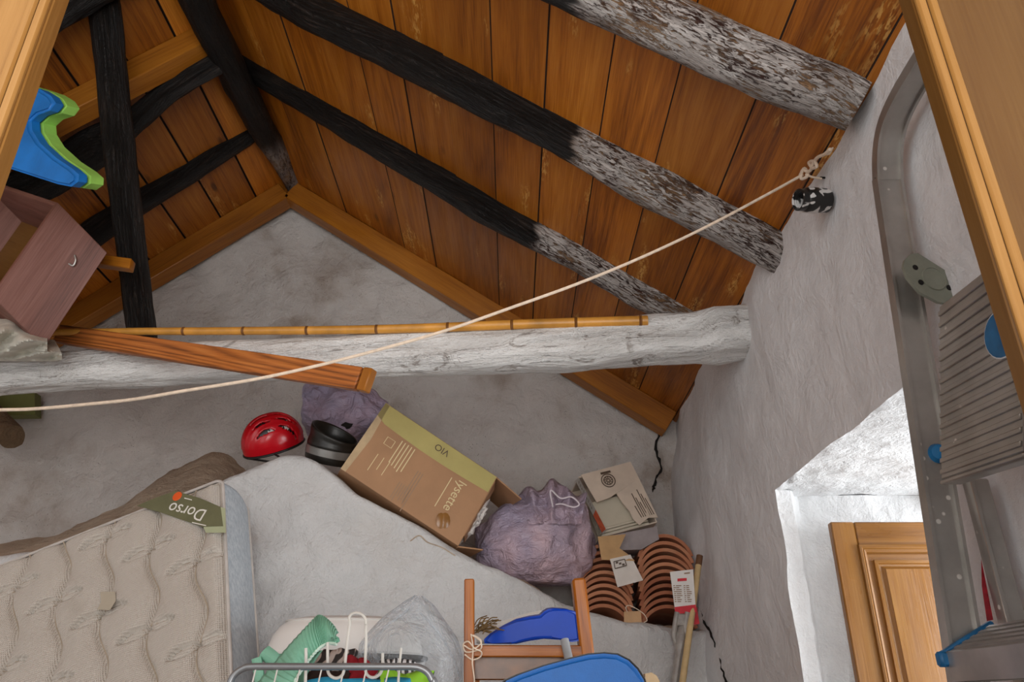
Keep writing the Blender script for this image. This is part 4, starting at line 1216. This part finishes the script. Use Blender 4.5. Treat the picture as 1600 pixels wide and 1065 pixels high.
for r1, r2, m, h in ((.034, .024, plain('sticker_rim', (200, 202, 204), .5), .0066), (.032, .022, M_BLUEP, .0074)):
    MB().prism([cS + pn * h + sx_ * r1 * 1.25 * cos(i * pi / 12) + (sy_ * r1 * 1.05) * sin(i * pi / 12) for i in range(24)], -pn * .0075).build('round_sticker', m, pl)
# hinge plate
hc = at(1454, 432, Y=1.345)
hx_ = V((.97, .18, 0)).normalized(); hy_ = V((.0, .0, 1)); hn = hx_.cross(hy_).normalized()
if hn.y > 0: hn = -hn
dl = [(-.040, .030), (-.026, .044), (-.012, .047), (.052, .002), (.050, -.03), (.026, -.052), (.002, -.050), (-.028, -.034), (-.044, -.006), (-.046, .016)]
hm = plain('grey_green_plastic', (128, 130, 116), .5, .1, 20)
hp_ = MB().prism([hc + hx_ * a + hy_ * c for a, c in catmull([V((a, c, 0)) for a, c in dl + dl[:1]], 4)] if False else [hc + hx_ * a + hy_ * c for a, c in [(a * 1.22, c * 1.15) for a, c in dl]], -hn * .007).build('hinge_plate', hm, rt)
MB().lathe([(.027, 0), (.0265, .003), (.024, .003), (.0235, .0015), (0, .0015)], hc + hx_ * .006 + hy_ * -.004, hn, 28).build('hinge_cap', hm, hp_)
for a, c in ((-.030, .018), (-.026, -.016), (.036, -.022)):
    MB().lathe([(0, .0015), (.006, .001), (.006, 0)], hc + hx_ * a + hy_ * c, hn, 12).build('rivet', M_DARK, hp_)
MB().lathe([(0, .012), (.014, .010), (.019, 0)], at(1466, 708, Y=1.384), V((-.2, -1, 0)), 18).build('knob', M_BLUEP, rt)
MB().add([at(u, v, Y=1.384) for u, v in ((1533, 872), (1541, 912), (1552, 968), (1542, 970), (1534, 915))], [[0, 1, 2, 3, 4]]).build('red_sticker', M_REDP, rt, smooth=False)

# ---------------------------------------------------------------- the clutter at the bottom
def wprism(px, Y, m, nm, rt, dy=.02): return MB().prism([at(u, v, Y=Y) for u, v in px], V((0, dy, 0))).build(nm, m, rt)
def beam_px(nm, a, b_, ha, hb, Y, hy, m, par, bev=.003):
    """bar between two picture points on the plane Y, half widths in metres"""
    A, B_ = (at(*a, Y=Y) if len(a) == 2 else at(a[0], a[1], Y=a[2])), (at(*b_, Y=Y) if len(b_) == 2 else at(b_[0], b_[1], Y=b_[2]))
    d = (B_ - A); s = d.cross(V((0, 1, 0))).normalized()
    return MB().box((A + B_) / 2, d / 2, s * ha, V((0, hy, 0)), bev).build(nm, m, par)
# table that carries the clutter (its top stays just below the picture)
TZ = .70
rt = thing('table', 'plain wooden table under the clutter at the bottom edge', 'table', (-.12, 2.50, 0))
MB().box((-.12, 2.46, TZ - .02), (.57, 0, 0), (0, .46, 0), (0, 0, .02), .004).build('tabletop', M_CHAIRW, rt)
for x in (-.64, .40):
    for y in (2.08, 2.84):
        MB().box((x, y, (TZ - .04) / 2), (.025, 0, 0), (0, .025, 0), (0, 0, (TZ - .04) / 2), .003).build('leg', M_CHAIRW, rt)
# small rush seated wooden chair standing on the table
YC = 2.2
rt = thing('wooden_chair', 'small worn orange wooden chair with a rush seat in front of the plaster hood', 'chair', (.02, YC + .15, TZ))
s0 = .0142
beam_px('back_post', (733.5, 905), (733, 1215), .0135, 0, YC, .016, M_CHAIRW, rt)
Pr = at(905, 905, Y=YC)
beam_px('back_post', (903, 905), (938, 1215), .0185, 0, YC + .02, .034, M_CHAIRW, rt, .006)
beam_px('back_rail', (740, 1017), (914, 1017), .0145, 0, YC, .012, M_CHAIRW, rt)
beam_px('seat_rail', (738, 1043), (918, 1043), .030, 0, YC + .03, .010, plain('dark_varnish', (112, 64, 16), .3, .3, 14), rt)
szc = at(800, 1052, Y=YC).z
for x in (-.115, .19):
    MB().box((x, YC + .36, (szc + TZ) / 2), (.016, 0, 0), (0, .016, 0), (0, 0, (szc - TZ) / 2), .003).build('front_leg', M_CHAIRW, rt)
M_RUSH = NT('woven_rush'); t = M_RUSH; cc = t.coord(scale=(1, 1, 1))
wv = t.n('ShaderNodeTexWave'); wv.inputs['Scale'].default_value = 26; wv.inputs['Distortion'].default_value = 3; wv.inputs['Detail'].default_value = 2; t.l(cc, wv.inputs[0])
M_RUSH = t.done(t.ramp(wv.outputs['Fac'], [(.2, lin((140, 120, 92))), (.8, lin((216, 204, 180)))]), .7, t.bump(wv.outputs['Fac'], .6, .005))
cs = at(776, 1075, Y=YC - .03)
def seatw(a, c):
    x = lerp(-.125, .215, a); y = lerp(YC - .05, YC + .38, c)
    return V((x, y, szc - .052 + .016 * sin(pi * a) * sin(pi * c)))
o = MB().grid(seatw, 30, 30).build('rush_seat', M_RUSH, rt); m_ = o.modifiers.new('t', 'SOLIDIFY'); m_.thickness = .03
# straw bundle of dried twigs and string tied on the left post
rt = thing('dried_twigs', 'small bundle of dried brown twigs caught behind the left chair post', 'twigs', at(775, 985, Y=2.30))
rq = random.Random(9); b_ = MB()
for i in range(26):
    u0, v0 = 744 + rq.uniform(-4, 12), 986 + rq.uniform(-8, 6)
    u1, v1 = u0 + rq.uniform(5, 34), v0 + rq.uniform(-18, 4)
    b_.tube(catmull([at(u0, v0, Y=2.27), at((u0 + u1) / 2 + rq.uniform(-4, 4), (v0 + v1) / 2 - rq.uniform(0, 7), Y=2.27 + rq.uniform(-.02, .03)), at(u1, v1, Y=2.27)], 4), .0016, 5)
o = b_.build('stems', plain('dry_straw', (126, 98, 56), .8, .3, 30), rt); o['kind'] = 'stuff'
rt = thing('string_tangle', 'tangle of thin cream string tied round the left chair post', 'string', at(748, 1010, Y=2.16))
b_ = MB()
b_.tube(catmull([at(u, v, Y=2.165 + .012 * sin(i)) for i, (u, v) in enumerate([(725, 1008), (738, 1014), (752, 1004), (747, 996), (738, 992), (750, 1000), (752, 1012), (744, 1016), (728, 1018), (724, 1006), (732, 1002), (741, 1012), (752, 1018), (750, 1026), (738, 1030), (726, 1022)])], 6), .002, 6)
b_.build('loops', M_ROPE, rt)
MB().tube(catmull([at(u, v, Y=2.17) for u, v in [(736, 990), (739, 1012), (738, 1035), (741, 1060), (742, 1090)]], 5), .0019, 6).build('hanging_end', M_ROPE, rt)
# dustpan
M_DUST = plain('cobalt_plastic', (16, 70, 186), .32, .12, 5, bump=.05)
rt = thing('dustpan', 'cobalt blue plastic dustpan with a grey handle lying on the wooden chair rail', 'dustpan', at(830, 1003, Y=2.22))
dp = [(756, 999), (766, 990), (785, 978), (806, 968), (828, 963), (844, 961), (850, 955), (857, 951), (866, 950), (884, 951), (899, 955), (902, 960), (905, 985), (907, 1001), (894, 1003), (872, 999), (850, 998), (828, 1001), (806, 1006), (770, 1006), (757, 1005)]
Pd = [at(u, v, Y=2.19 + .10 * sm(u, 900, 760)) for u, v in dp]
slab(Pd, V((0, .11, .015)), 'pan', M_DUST, .008)
rib = [at(u, v, Y=2.187 + .10 * sm(u, 900, 760)) for u, v in [(800, 1004), (820, 999), (842, 995), (862, 995)]]
MB().tube(catmull(rib, 5), .003, 6).build('pan_lip', M_DUST, rt)
MB().tube([at(882, 999, Y=2.165), at(893, 1048, Y=2.14)], .0115, 16).build('handle', plain('grey_tube', (150, 152, 154), .35), rt)
rt = thing('plastic_tray', 'thin white plastic tray edge showing behind the blue dustpan', 'tray', at(800, 1000, Y=2.33))
slab([at(u, v, Y=2.335) for u, v in [(741, 985), (770, 975), (800, 965), (822, 958), (846, 953), (850, 965), (820, 975), (780, 1004), (744, 1003)]], V((0, .05, 0)), 'tray_rim', plain('pale_plastic', (196, 188, 180), .5), .004)
# blue upholstered chair
YB = 1.70
bo = [(780, 1072), (790, 1062), (810, 1053), (850, 1039), (890, 1028), (920, 1021), (945, 1019), (966, 1021), (984, 1030), (998, 1044), (1008, 1060), (1014, 1080), (1022, 1220), (1010, 1260), (790, 1260), (776, 1220), (774, 1090)]
rt = thing('upholstered_chair', 'bright blue upholstered chair back with a black edge at the bottom of the room', 'chair', (.10, 1.55, 0))
Pb = [at(u, v, Y=YB) for u, v in bo]; cB = sum(Pb, V((0, 0, 0))) / len(Pb)
M_BLUEV = plain('blue_vinyl', (0, 92, 168), .55, .06, 30, bump=.2, bsc=300)
slab([cB + (p - cB) * .985 for p in Pb], V((0, .03, .0)), 'back_pad', M_BLUEV, .010)
slab([cB + V((0, .018, 0)) + (p - cB) * 1.03 for p in Pb], V((0, .02, .0)), 'back_shell', M_BAKP, .005)
MB().box((.10, 1.50, .46), (.21, 0, 0), (0, .20, 0), (0, 0, .03), .02).build('seat_pad', M_BLUEV, rt)
for sx__ in (-1, 1):
    MB().tube(catmull([(.10 + sx__ * .19, 1.33, 0), (.10 + sx__ * .19, 1.36, .43), (.10 + sx__ * .18, 1.68, .44), (.10 + sx__ * .16, 1.755, .85)], 6), .011, 10).build('front_leg', M_BAKP, rt)
    MB().tube(catmull([(.10 + sx__ * .20, 1.76, 0), (.10 + sx__ * .18, 1.66, .42)], 4), .011, 10).build('rear_leg', M_BAKP, rt)
rt = thing('cardboard_piece', 'small torn corner of tan cardboard beside the blue chair back', 'cardboard', at(1020, 1075, Y=2.3))
slab([at(u, v, Y=2.3) for u, v in [(1008, 1052), (1018, 1050), (1026, 1055), (1032, 1066), (1034, 1240), (1008, 1240)]], V((0, .12, 0)), 'carton_corner', M_KRAFTD, .004)

# white oval basin standing upside down
c0 = at(540, 1022, Y=2.52); ztop = at(540, 955, Y=2.40).z
rt = thing('plastic_basin', 'upturned white oval plastic basin behind the mint green ribbed mat', 'basin', c0)
hB = ztop - c0.z
WB = .235
prof = [(.99, -.05), (1.0, 0), (.985, .01), (.97, .2), (.93, .45), (.86, .66), (.79, .78), (.775, .80), (.80, .815), (.79, .835), (.76, .845), (.55, .93), (0, 1.0)]
def bas(a, c):
    i = int(round(c * (len(prof) - 1))); r, h = prof[i]; an = 2 * pi * a
    q = (abs(cos(an)) ** 2.6 + abs(sin(an)) ** 2.6) ** (-1 / 2.6)
    return c0 + V((cos(an) * q * r * WB, sin(an) * q * r * .17 , h * hB))
MB().grid(bas, 56, len(prof) - 1, closed_u=True).build('shell', plain('white_plastic', (226, 224, 220), .38, .04, 4, bump=0), rt)
MB().tube([c0 + V((cos(2 * pi * i / 40) * WB * 1.04, sin(2 * pi * i / 40) * .18, -.012)) for i in range(41)], .007, 8).build('rim', plain('dark_rim', (58, 54, 50), .5), rt)
MB().box(c0 + V((0, 0, (TZ - c0.z - .02) / 2 )), (WB * .7, 0, 0), (0, .12, 0), (0, 0, (c0.z - TZ) / 2 - .012), .004).build('storage_block', M_KRAFT, rt) if False else None
# grey carton under the basin, below the picture
o = MB().box((c0.x, c0.y, (c0.z - .02 + TZ) / 2), (.165, 0, 0), (0, .14, 0), (0, 0, (c0.z - .022 - TZ) / 2), .004).build('storage_carton', plain('dark_carton', (70, 62, 56), .8), loc=(c0.x, c0.y, TZ))
tag(o, 'dark carton below the white upturned basin, mostly behind clothes', 'carton')

# mint ribbed mat hung in a fold
M_MINT = plain('mint_fabric', (128, 182, 156), .75, .10, 10, bump=.2, bsc=160)
U = [(398, 1072), (425, 1040), (452, 1008), (474, 984), (490, 967), (498, 961), (508, 964), (518, 973), (527, 986)]
Lw = [(455, 1090), (462, 1064), (475, 1044), (488, 1026), (500, 1013), (508, 1008), (514, 1006), (520, 1006), (526, 1007)]
rt = thing('ribbed_mat', 'mint green ribbed mat folded over the top rail of the clothes airer', 'mat', at(470, 1060, Y=2.0))
Yk = [2.02, 2.03, 2.05, 2.06, 2.06, 2.06, 2.05, 2.03, 2.01]
UP = catmull([at(u, v, Y=y) for (u, v), y in zip(U, Yk)], 10); LP = catmull([at(u, v, Y=y - .03) for (u, v), y in zip(Lw, Yk)], 10)
def ribf(a, c):
    i = min(len(UP) - 1, int(round(a * (len(UP) - 1))))
    p = lerp(UP[i], LP[i], c)
    return p + V((0, -.005 * abs(sin(a * 26 * pi)) - .02 * sin(pi * c), .002 * abs(sin(a * 26 * pi))))
nU = len(UP) - 1
o = MB().grid(lambda a, c: ribf(a, c), nU, 10).build('ribbed_panel', M_MINT, rt); m_ = o.modifiers.new('t', 'SOLIDIFY'); m_.thickness = .012; m_.offset = 1
edge_p = [ribf(i / nU, 1.0) for i in range(nU + 1)]
MB().tube([p + V((0, -.002, 0)) for p in edge_p], .0035, 6).build('pale_hem', plain('pale_mint', (206, 226, 210), .7), rt)
I1 = [(504, 1016), (494, 1030), (484, 1046), (476, 1062), (470, 1080)]; I2 = [(472, 1030), (468, 1050), (460, 1066), (452, 1080), (446, 1094)]
o = MB().grid(lambda a, c: lerp(at(*I1[int(round(a * 4))], Y=2.08), at(*I2[int(round(a * 4))], Y=2.09), c), 4, 6).build('inner_fold', M_MINT, rt)
m_ = o.modifiers.new('t', 'SOLIDIFY'); m_.thickness = .006
for k, (pts, r) in enumerate((([(401, 1028), (404, 1050), (408, 1080)], .013), ([(413, 1018), (432, 1036), (425, 1060), (420, 1085)], .018), ([(420, 1024), (440, 1026), (452, 1018)], .009))):
    MB().tube(catmull([at(u, v, Y=2.06 + .012 * k) for u, v in pts], 6), r, 12, lumpy(50 + k, .2)).build('rolled_edge', M_MINT, rt)

# clothes airer
YA = 1.90
M_STEEL = plain('grey_enamel_tube', (136, 138, 140), .32, .06, 8, bump=0, Metallic=.5)
M_WIRE = plain('white_wire', (208, 204, 196), .4, .03)
rt = thing('clothes_airer', 'grey tubular clothes airer with white wire rods at the bottom left of the frame', 'airer', at(520, 1090, Y=YA) * 1.0)
pth = [(330, 1500), (340, 1250), (352, 1090), (358, 1070), (366, 1054), (380, 1044), (396, 1041), (450, 1041), (530, 1041), (600, 1041), (640, 1041), (656, 1043), (668, 1050), (675, 1062), (680, 1080), (690, 1250), (700, 1500)]
pw = catmull([at(u, v, Y=YA) for u, v in pth], 6)
pw = [V((pw[0].x, pw[0].y, 0))] + [p for p in pw if p.z > .05] + [V((pw[-1].x, pw[-1].y, 0))]
MB().tube(pw, .0078, 12).build('tube_frame', M_STEEL, rt)
for u, v in ((400, 1046), (434, 1046), (469, 1046), (503, 1046), (538, 1046), (573, 1046), (608, 1046)):
    MB().tube([at(u, v - 3, Y=YA), at(u - 8, v + 30, Y=YA - .02), at(u - 14, v + 90, Y=YA - .04)], .0019, 6).build('wire_rod', M_WIRE, rt)
MB().tube([at(300, 1136, Y=YA - .04), at(640, 1136, Y=YA - .04)], .004, 8).build('cross_bar', M_STEEL, rt)
hk = [(478, 1012), (478, 1040), (477, 1068)]
MB().tube(catmull([at(u, v, Y=1.97) for u, v in hk], 4), .0038, 8).build('white_rod', M_WIRE, rt)
hk = [(512, 1003), (512, 1030), (512, 1046), (516, 1055), (525, 1059), (534, 1055), (538, 1044), (541, 1018), (545, 985), (547, 972), (546, 964), (550, 959), (557, 957), (566, 960), (571, 967), (572, 975)]
MB().tube(catmull([at(u, v, Y=1.95) for u, v in hk], 5), .0036, 8).build('hook_wire', M_WIRE, rt)
hk = [(572, 975), (572, 1000), (571, 1028), (571, 1046), (575, 1055), (583, 1058), (592, 1054), (597, 1044), (598, 1020)]
MB().tube(catmull([at(u, v, Y=1.97) for u, v in hk], 5), .0036, 8).build('hook_wire', M_WIRE, rt)
MB().tube(catmull([at(u, v, Y=1.96) for u, v in ((627, 1012), (624, 1040), (622, 1070))], 5), .003, 8).build('white_rod', M_WIRE, rt)

# heap of clothes behind the airer
def cloth(label, name, px, Y, mat, seed, dz=.0, amp=.02):
    us = [p[0] for p in px]; u0, u1 = min(us), max(us)
    top = px
    def fn(a, c):
        u = lerp(u0, u1, a); vt = interp(top, u)
        p = at(u, vt, Y=Y); zb_ = TZ + .01
        ang = c * pi
        y = Y - .07 * sin(ang) if c < .999 else Y
        z = lerp(p.z, p.z - .16, c) 
        q = V((a * 3 + seed, c * 3, seed))
        return V((p.x + .01 * noise.noise(q * 2), Y - .09 * sin(c * pi * .5) + amp * noise.noise(q) + .5 * amp * noise.noise(q * 3), z + amp * .4 * noise.noise(q * 1.7)))
    o = MB().grid(fn, 36, 18).build(name, mat, sharp=80)
    m = o.modifiers.new('t', 'SOLIDIFY'); m.thickness = .02; m.offset = 1
    return tag(o, label, 'cloth', 'clothes heaped behind the airer')
def striped(name, a_, b_, sc, dist):
    t = NT(name); cc = t.coord(); wv = t.n('ShaderNodeTexWave'); wv.inputs['Scale'].default_value = sc; wv.inputs['Distortion'].default_value = dist; t.l(cc, wv.inputs[0])
    return t.done(t.ramp(wv.outputs['Fac'], [(.42, lin(a_)), (.58, lin(b_))]), .8)
cloth('black cloth with pale swirls below the white basin', 'patterned_cloth', [(494, 1012), (505, 1016), (530, 1013), (552, 1012)], 2.22, striped('swirl_print', (52, 46, 44), (186, 172, 164), 9, 12), 1.2)
cloth('dark red cloth beside the clear plastic bag', 'red_cloth', [(538, 1034), (550, 1022), (565, 1028), (585, 1036), (604, 1040)], 2.14, plain('dark_red_cloth', (150, 16, 32), .8, .15), 2.4)
cloth('dark brown cloth under the mint green mat', 'brown_cloth', [(466, 1044), (500, 1046), (545, 1050)], 2.10, plain('dark_brown_cloth', (54, 30, 24), .9, .2), 4.4)
cloth('turquoise blue towel in front at the bottom edge', 'blue_towel', [(462, 1066), (480, 1061), (520, 1058), (560, 1059), (600, 1057), (640, 1061)], 2.03, plain('turquoise_cloth', (38, 150, 190), .8, .12, 20), 6.1)
cloth('lime green cloth beside the clear plastic bag', 'green_cloth', [(594, 1048), (610, 1046), (622, 1052), (650, 1046), (668, 1050), (684, 1060)], 2.06, plain('lime_cloth', (138, 196, 46), .8, .1), 7.3)
cloth('black and white striped cloth inside the airer', 'striped_cloth', [(598, 1032), (620, 1028), (640, 1030), (662, 1040)], 2.10, striped('stripe_print', (60, 60, 62), (222, 222, 224), 22, 5), 8.8)
# clear plastic bag
t = NT('clear_plastic'); cc = t.coord()
n1 = t.bump(t.noise(cc, 8, 3, .5, 2.5), .9, .03); t.l(n1, t.p.inputs['Normal'])
t.p.inputs['Base Color'].default_value = lin((222, 230, 236)); t.p.inputs['Roughness'].default_value = .10; t.p.inputs['Specular IOR Level'].default_value = .7
tr = t.n('ShaderNodeBsdfTransparent'); tr.inputs[0].default_value = (.96, .97, .98, 1)
lw_ = t.n('ShaderNodeLayerWeight'); lw_.inputs[0].default_value = .42; t.l(n1, lw_.inputs['Normal'])
mx = t.n('ShaderNodeMixShader'); fac = t.math('ADD', t.math('MULTIPLY', lw_.outputs['Facing'], .62), .05, True)
t.l(fac, mx.inputs[0]); t.l(tr.outputs[0], mx.inputs[1]); t.l(t.p.outputs[0], mx.inputs[2]); t.l(mx.outputs[0], t.out.inputs[0])
M_CLEAR = t.mat
rt = thing('plastic_bag', 'big clear plastic bag puffed up beside the white basin', 'bag', at(645, 1100, Y=2.26))
def cbag(a, c):
    th_ = 2 * pi * a
    # silhouette: half widths by height
    v = lerp(931, 1185, c)
    lft = interp([(931, 648), (945, 626), (962, 602), (985, 578), (1005, 562), (1030, 558), (1185, 566)], v)
    rgt = interp([(931, 660), (945, 678), (970, 697), (1000, 714), (1030, 722), (1185, 724)], v)
    pl_, pr_ = at(lft, v, Y=2.26), at(rgt, v, Y=2.26)
    mid = (pl_ + pr_) / 2; hw = (pr_ - pl_).length / 2
    q = V((cos(th_) * 1.6, sin(th_) * 1.6, c * 2.2))
    r = 1 + .07 * noise.noise(q * 2.2) * min(1, c * 4)
    fold = .09 * abs(noise.noise(V((cos(th_) * 5, sin(th_) * 5, 3 + c)))) * exp(-c * 3)
    r -= fold
    return mid + V((cos(th_) * hw * r, sin(th_) * min(hw, .13) * r, .008 * noise.noise(q * 3)))
MB().grid(cbag, 80, 50, closed_u=True).build('film', M_CLEAR, rt, sharp=180)
MB().tube(catmull([cbag(.75, .02), cbag(.72, .10) + V((0, -.004, 0)), cbag(.66, .22) + V((0, -.006, 0)), cbag(.60, .36)], 6), .003, 5).build('crease', M_CLEAR, rt)
MB().tube(catmull([cbag(.80, .12), cbag(.88, .24) + V((0, -.004, 0)), cbag(.93, .40) + V((0, -.004, 0)), cbag(.96, .55)], 6), .003, 5).build('crease', M_CLEAR, rt)

# sticks and packages in the right corner
top_, bot = at(1092, 878, Y=3.42), at(1066, 1068, Y=3.30); dd_ = (bot - top_)
rt = thing('broom_handle', 'thin pale wooden handle with a brown tip leaning in the right corner', 'stick', top_ + dd_ * (top_.z / -dd_.z))
MB().tube([top_, top_ + dd_ * (top_.z / -dd_.z)], .0135, 14).build('shaft', plain('pale_wood', (206, 178, 130), .5, .1, 20), rt)
MB().tube([top_ - dd_.normalized() * .03, top_ + dd_.normalized() * .015], .0142, 14).build('tip', plain('brown_tip', (104, 70, 44), .6), rt)
Yp = 3.36
rt = thing('wrapped_tool', 'new grey tool in clear wrapping under a white and red card header', 'tool', at(1062, 1068, Y=Yp))
M_CARDW = plain('white_card', (226, 222, 218), .5, .03)
hdq = [(1047, 893), (1083, 889), (1087, 950), (1055, 954)]
hd_ = MB().prism([at(u, v, Y=Yp) for u, v in hdq], V((0, .006, 0))).build('card_header', M_CARDW, rt)
def hq(px, m, nm): return MB().add([at(u, v, Y=Yp - .002) for u, v in px], [[0, 1, 2, 3]]).build(nm, m, hd_, smooth=False)
M_RED = plain('red_print', (206, 30, 48), .5, .1)
hq([(1058.5, 903.5), (1073, 902.5), (1073, 907), (1058.5, 908)], M_RED, 'red_print')
hq([(1054, 948), (1087, 944), (1088, 956), (1055, 959)], M_RED, 'red_band')
b_ = MB()
for k in range(9):
    for u0, L_ in ((1052, 4), (1056, 9), (1068, 3), (1072, 8)):
        v = 914 + k * 3.1; L2 = L_ * rr_.uniform(.5, 1)
        b_.add([at(u0 + k * .3, v, Y=Yp - .002), at(u0 + L2 + k * .3, v - .2, Y=Yp - .002), at(u0 + L2 + k * .3, v + 1.2, Y=Yp - .002), at(u0 + k * .3, v + 1.4, Y=Yp - .002)], [[0, 1, 2, 3]])
b_.add([at(1069, 894.5, Y=Yp - .002), at(1078, 893.5, Y=Yp - .002), at(1078, 895.5, Y=Yp - .002), at(1069, 896.5, Y=Yp - .002)], [[0, 1, 2, 3]])
b_.build('small_print', M_PRINTG, hd_, smooth=False)
M_WRAP = plain('grey_wrapped_metal', (158, 152, 146), .3, .2, 25, bump=.5, bsc=50)
for u0 in (1054, 1070):
    MB().tube(catmull([at(u0 + 4, 956, Y=Yp), at(u0 + 1, 975, Y=Yp), at(u0 - 1 if u0 < 1060 else u0, 995, Y=Yp), at(1061, 1012, Y=Yp)], 5), .011, 10).build('fork_arm', M_WRAP, rt)
MB().box(at(1063, 968, Y=Yp), (.024, 0, 0), (0, .008, 0), (0, 0, .024), .004).build('bracket', M_WRAP, rt)
s1, s2 = at(1062, 1008, Y=Yp), at(1054, 1068, Y=Yp - .03); dd_ = s2 - s1
MB().tube([s1 - dd_ * .5, s1 - dd_ * .2, s1, s1 + dd_ * .3, s1 + dd_ * (s1.z / -dd_.z)], [.018, .026, .022, .0165, .0165], 14, lumpy(77, .15)).build('shaft', M_WRAP, rt)
rt = thing('cardboard_tag', 'small tan cardboard tag tied with string to the lowest roof tiles', 'tag', at(988, 972, Y=3.50))
tq = MB().prism([at(u, v, Y=3.46) for u, v in ((975, 955), (1001, 954), (1003, 974), (975, 973))], V((0, .004, 0))).build('card', plain('tan_tag', (196, 158, 118), .8), rt)
MB().tube(catmull([at(u, v, Y=3.455) for u, v in ((980, 956), (978, 948), (985, 946), (1004, 957), (1011, 968), (1006, 972))], 5), .002, 5).build('string', M_ROPE, rt)
p_ = [at(u, v, Y=3.40) for u, v in ((1078, 950), (1089, 948), (1093, 974), (1078, 976))]
o = MB().prism(p_, V((0, .05, 0))).build('red_packet', plain('red_packet', (196, 26, 44), .4, .2)); tag(o, 'small red packet behind the pale handle on the ledge', 'packet')
